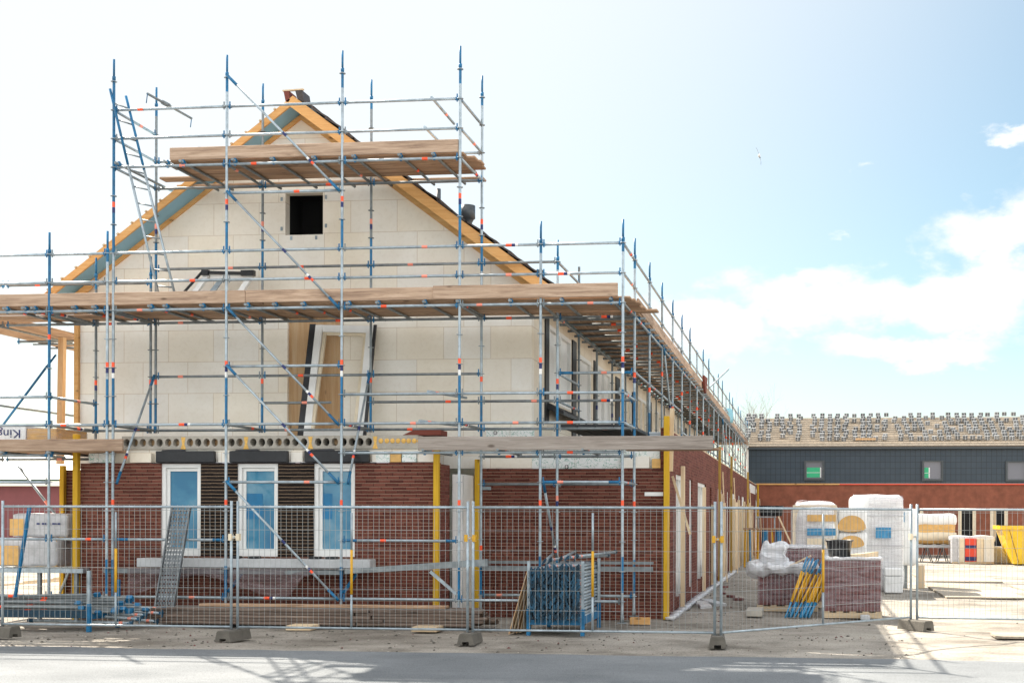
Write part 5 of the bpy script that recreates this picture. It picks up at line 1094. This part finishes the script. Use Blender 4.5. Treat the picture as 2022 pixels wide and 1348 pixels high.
# ---------------------------------------------------------------- bare trees
def tree(x,y,h,seed,label):
    r_=random.Random(seed); t=thing('bare_tree',label,'tree',(x,y,0),'bare trees beyond the far roof'); tm_=MB().use('bark'); cr=MB().use('bark')
    def br(p,d,L,rad,lv):
        q=p+d*L; (tm_ if lv==0 else cr).tube(p,q,rad,5 if lv<2 else 3,rad*.65,cap=False)
        if lv>=6: return
        for k in range(3 if lv<4 else 2):
            nd=(d+Vector((r_.uniform(-.62,.62),r_.uniform(-.62,.62),r_.uniform(-.1,.35)))).normalized(); br(p.lerp(q,r_.uniform(.6,1.)) if k else q,nd,L*r_.uniform(.58,.82),rad*.58,lv+1)
    br(Vector((x,y,0)),Vector((0,0,1)),h*.34,h*.009,0); tm_.build('trunk',t); cr.build('crown',t)
for k,(q,yy,h) in enumerate(((1474,78,11.2),(1497,80,10.6),(1514,79,11.8),(1543,80,11.2))):
    w=atY(q,850,yy); tree(w.x,yy,h,40+k,'bare grey tree rising behind the end of the far roof')
# ---------------------------------------------------------------- gull
t=thing('gull','pale gull with outstretched wings gliding in the open sky','bird',tuple(atY(1499,308,30)))
c0=t.location.copy(); t.scale=(.72,.72,.72)
m=MB().use('packwhite'); m.sphere(c0,.075,10,1,2.2,1); m.sphere(c0+Vector((.03,-.20,.01)),.045,8,1,1.3,1)
def wing(sgn):
    P_=[(0,0,0),(-.05,.02,.17),(-.12,.0,.36),(-.2,.05,.5)] if sgn>0 else [(0,0,0),(.05,.02,-.17),(.10,.0,-.34),(.09,.05,-.50)]
    W2=[.10,.10,.07,.015]; 
    for (p,w0),(q,w1) in zip(zip(P_,W2),zip(P_[1:],W2[1:])):
        p=c0+Vector(p); q=c0+Vector(q); m.hexa([p+Vector((0,-w0,0)),p+Vector((.012,-w0,0)),p+Vector((.012,w0,0)),p+Vector((0,w0,0)),q+Vector((0,-w1,0)),q+Vector((.012,-w1,0)),q+Vector((.012,w1,0)),q+Vector((0,w1,0))])
m.use('galv_dark'); wing(1); wing(-1); m.use('galv_dark').hexa([c0+Vector(v) for v in ((-.02,.12,-.03),(.02,.12,-.03),(.09,.3,-.05),(.02,.3,-.05),(-.02,.12,.0),(.02,.12,.0),(.09,.3,-.03),(.02,.3,-.03))]); m.build('body',t)
# ---------------------------------------------------------------- sky, sun
ELEV=math.atan2(1,math.hypot(.733,.84)); AZ=math.atan2(.733,.84)      # sun stands AZ to the left of +Y
w=bpy.data.worlds.new('World'); scene.world=w; w.use_nodes=True; nt=w.node_tree; N=nt.nodes; L=nt.links
bg=N['Background']; sky=N.new('ShaderNodeTexSky'); sky.sky_type='NISHITA'; sky.sun_disc=False; sky.sun_elevation=ELEV; sky.sun_rotation=-AZ
sky.air_density=1.0; sky.dust_density=SKY_DUST; sky.ozone_density=1.2; sky.altitude=0
bg.inputs['Strength'].default_value=SKY_STR
tc=N.new('ShaderNodeTexCoord')
def M(op,a,b=None,c=None):
    n=N.new('ShaderNodeMath'); n.operation=op
    for i,v in enumerate((a,b,c)):
        if v is None: continue
        if isinstance(v,(int,float)): n.inputs[i].default_value=v
        else: L.new(v,n.inputs[i])
    return n.outputs[0]
sp=N.new('ShaderNodeSeparateXYZ'); L.new(tc.outputs['Generated'],sp.inputs[0])
az=M('ARCTAN2',sp.outputs['X'],sp.outputs['Y']); el=M('ARCSINE',sp.outputs['Z'])
cv=N.new('ShaderNodeCombineXYZ'); L.new(az,cv.inputs[0]); L.new(M('MULTIPLY',el,1.8),cv.inputs[1])
n=N.new('ShaderNodeTexNoise'); n.inputs['Scale'].default_value=11.; n.inputs['Detail'].default_value=9; n.inputs['Roughness'].default_value=.52; n.inputs['Distortion'].default_value=.3; L.new(cv.outputs[0],n.inputs['Vector'])
# cloud bank: several soft masses given by azimuth and elevation
wn=N.new('ShaderNodeTexNoise'); wn.inputs['Scale'].default_value=24.; wn.inputs['Detail'].default_value=7; wn.inputs['Roughness'].default_value=.6; L.new(cv.outputs[0],wn.inputs['Vector'])
ws=N.new('ShaderNodeSeparateColor'); L.new(wn.outputs['Color'],ws.inputs[0])
azw=M('ADD',az,M('MULTIPLY',M('SUBTRACT',ws.outputs[0],.5),.075)); elw=M('ADD',el,M('MULTIPLY',M('SUBTRACT',ws.outputs[1],.5),.05))
def blob(a0,e0,ra,re):
    return M('SUBTRACT',1.,M('SQRT',M('ADD',M('POWER',M('DIVIDE',M('SUBTRACT',azw,a0),ra),2.),M('POWER',M('DIVIDE',M('SUBTRACT',elw,e0),re),2.))))
def ae(x,y): d=ray(x,y).normalized(); return math.atan2(d.x,d.y),math.asin(d.z)
cl=None
for (x,y,rx,ry_) in ((1970,450,150,66),(1760,590,300,75),(1560,600,160,60),(2000,560,120,85),(1800,690,190,40),(1420,640,170,70),(2010,262,60,26),(2300,420,350,120),(2700,700,500,90)):
    a0,e0=ae(x,y); b_=blob(a0,e0,rx/F*.97,ry_/F*.97); cl=b_ if cl is None else M('MAXIMUM',cl,b_)
for (x,y,rx,ry_) in ((1930,252,50,22),(1690,332,40,16),(1670,468,44,14)):
    a0,e0=ae(x,y); cl=M('MAXIMUM',cl,M('SUBTRACT',M('MULTIPLY',blob(a0,e0,rx/F,ry_/F),.6),.33))
# brighter broken cloud added out of view to light the shaded facade
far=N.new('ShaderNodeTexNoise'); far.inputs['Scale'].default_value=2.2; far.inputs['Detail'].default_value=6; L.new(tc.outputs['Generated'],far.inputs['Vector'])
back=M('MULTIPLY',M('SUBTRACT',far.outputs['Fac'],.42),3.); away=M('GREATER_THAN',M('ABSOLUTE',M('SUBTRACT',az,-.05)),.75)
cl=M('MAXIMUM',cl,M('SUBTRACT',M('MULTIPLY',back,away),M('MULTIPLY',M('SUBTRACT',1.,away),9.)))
de=M('ADD',M('MULTIPLY',cl,.8),M('MULTIPLY',M('SUBTRACT',n.outputs['Fac'],.5),2.3))
mr=N.new('ShaderNodeMapRange'); mr.interpolation_type='SMOOTHSTEP'; mr.inputs['From Min'].default_value=-.06; mr.inputs['From Max'].default_value=.5; L.new(de,mr.inputs['Value'])
sd_=Vector((-.733,.84,1.)).normalized(); dt=N.new('ShaderNodeVectorMath'); dt.operation='DOT_PRODUCT'; dt.inputs[1].default_value=sd_; L.new(tc.outputs['Generated'],dt.inputs[0])
vl=N.new('ShaderNodeMapRange'); vl.interpolation_type='SMOOTHERSTEP'; vl.inputs['From Min'].default_value=VEIL[0]; vl.inputs['From Max'].default_value=VEIL[1]; L.new(dt.outputs['Value'],vl.inputs['Value'])
hz=N.new('ShaderNodeMapRange'); hz.interpolation_type='SMOOTHSTEP'; hz.inputs['From Min'].default_value=.22; hz.inputs['From Max'].default_value=-.02; hz.inputs['To Max'].default_value=.55; L.new(el,hz.inputs['Value'])
mv=N.new('ShaderNodeMix'); mv.data_type='RGBA'; L.new(M('MAXIMUM',vl.outputs[0],hz.outputs[0]),mv.inputs[0]); tn=N.new('ShaderNodeMix'); tn.data_type='RGBA'; tn.blend_type='MULTIPLY'; tn.inputs[0].default_value=1; tn.inputs[7].default_value=(.97,1.08,.98,1); L.new(sky.outputs[0],tn.inputs[6]); L.new(tn.outputs[2],mv.inputs[6]); mv.inputs[7].default_value=(CLOUD*.955,CLOUD*.995,CLOUD*1.02,1)
cr=N.new('ShaderNodeMix'); cr.data_type='RGBA'; L.new(away,cr.inputs[0]); cr.inputs[6].default_value=(CLOUD*1.15,CLOUD*1.15,CLOUD*1.15,1); cr.inputs[7].default_value=(CLOUD_FILL,CLOUD_FILL*.97,CLOUD_FILL*.93,1)
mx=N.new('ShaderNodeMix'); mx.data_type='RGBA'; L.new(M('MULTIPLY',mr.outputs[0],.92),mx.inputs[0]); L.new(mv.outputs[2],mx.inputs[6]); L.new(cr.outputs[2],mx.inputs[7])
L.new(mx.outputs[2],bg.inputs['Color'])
sd=bpy.data.lights.new('sun','SUN'); sd.energy=SUN; sd.angle=R(.53); sd.color=(1,.91,.78); so=bpy.data.objects.new('sun',sd); col.objects.link(so)
so.rotation_euler=Vector((-.733,.84,1.)).to_track_quat('Z','Y').to_euler(); so.location=(-20,25,30)
scene.view_settings.view_transform='Standard'; scene.view_settings.look='None'; scene.view_settings.exposure=EXPO; scene.view_settings.gamma=1
scene.cycles.use_denoising=True
scene.cycles.max_bounces=8; scene.cycles.diffuse_bounces=4; scene.cycles.transparent_max_bounces=12
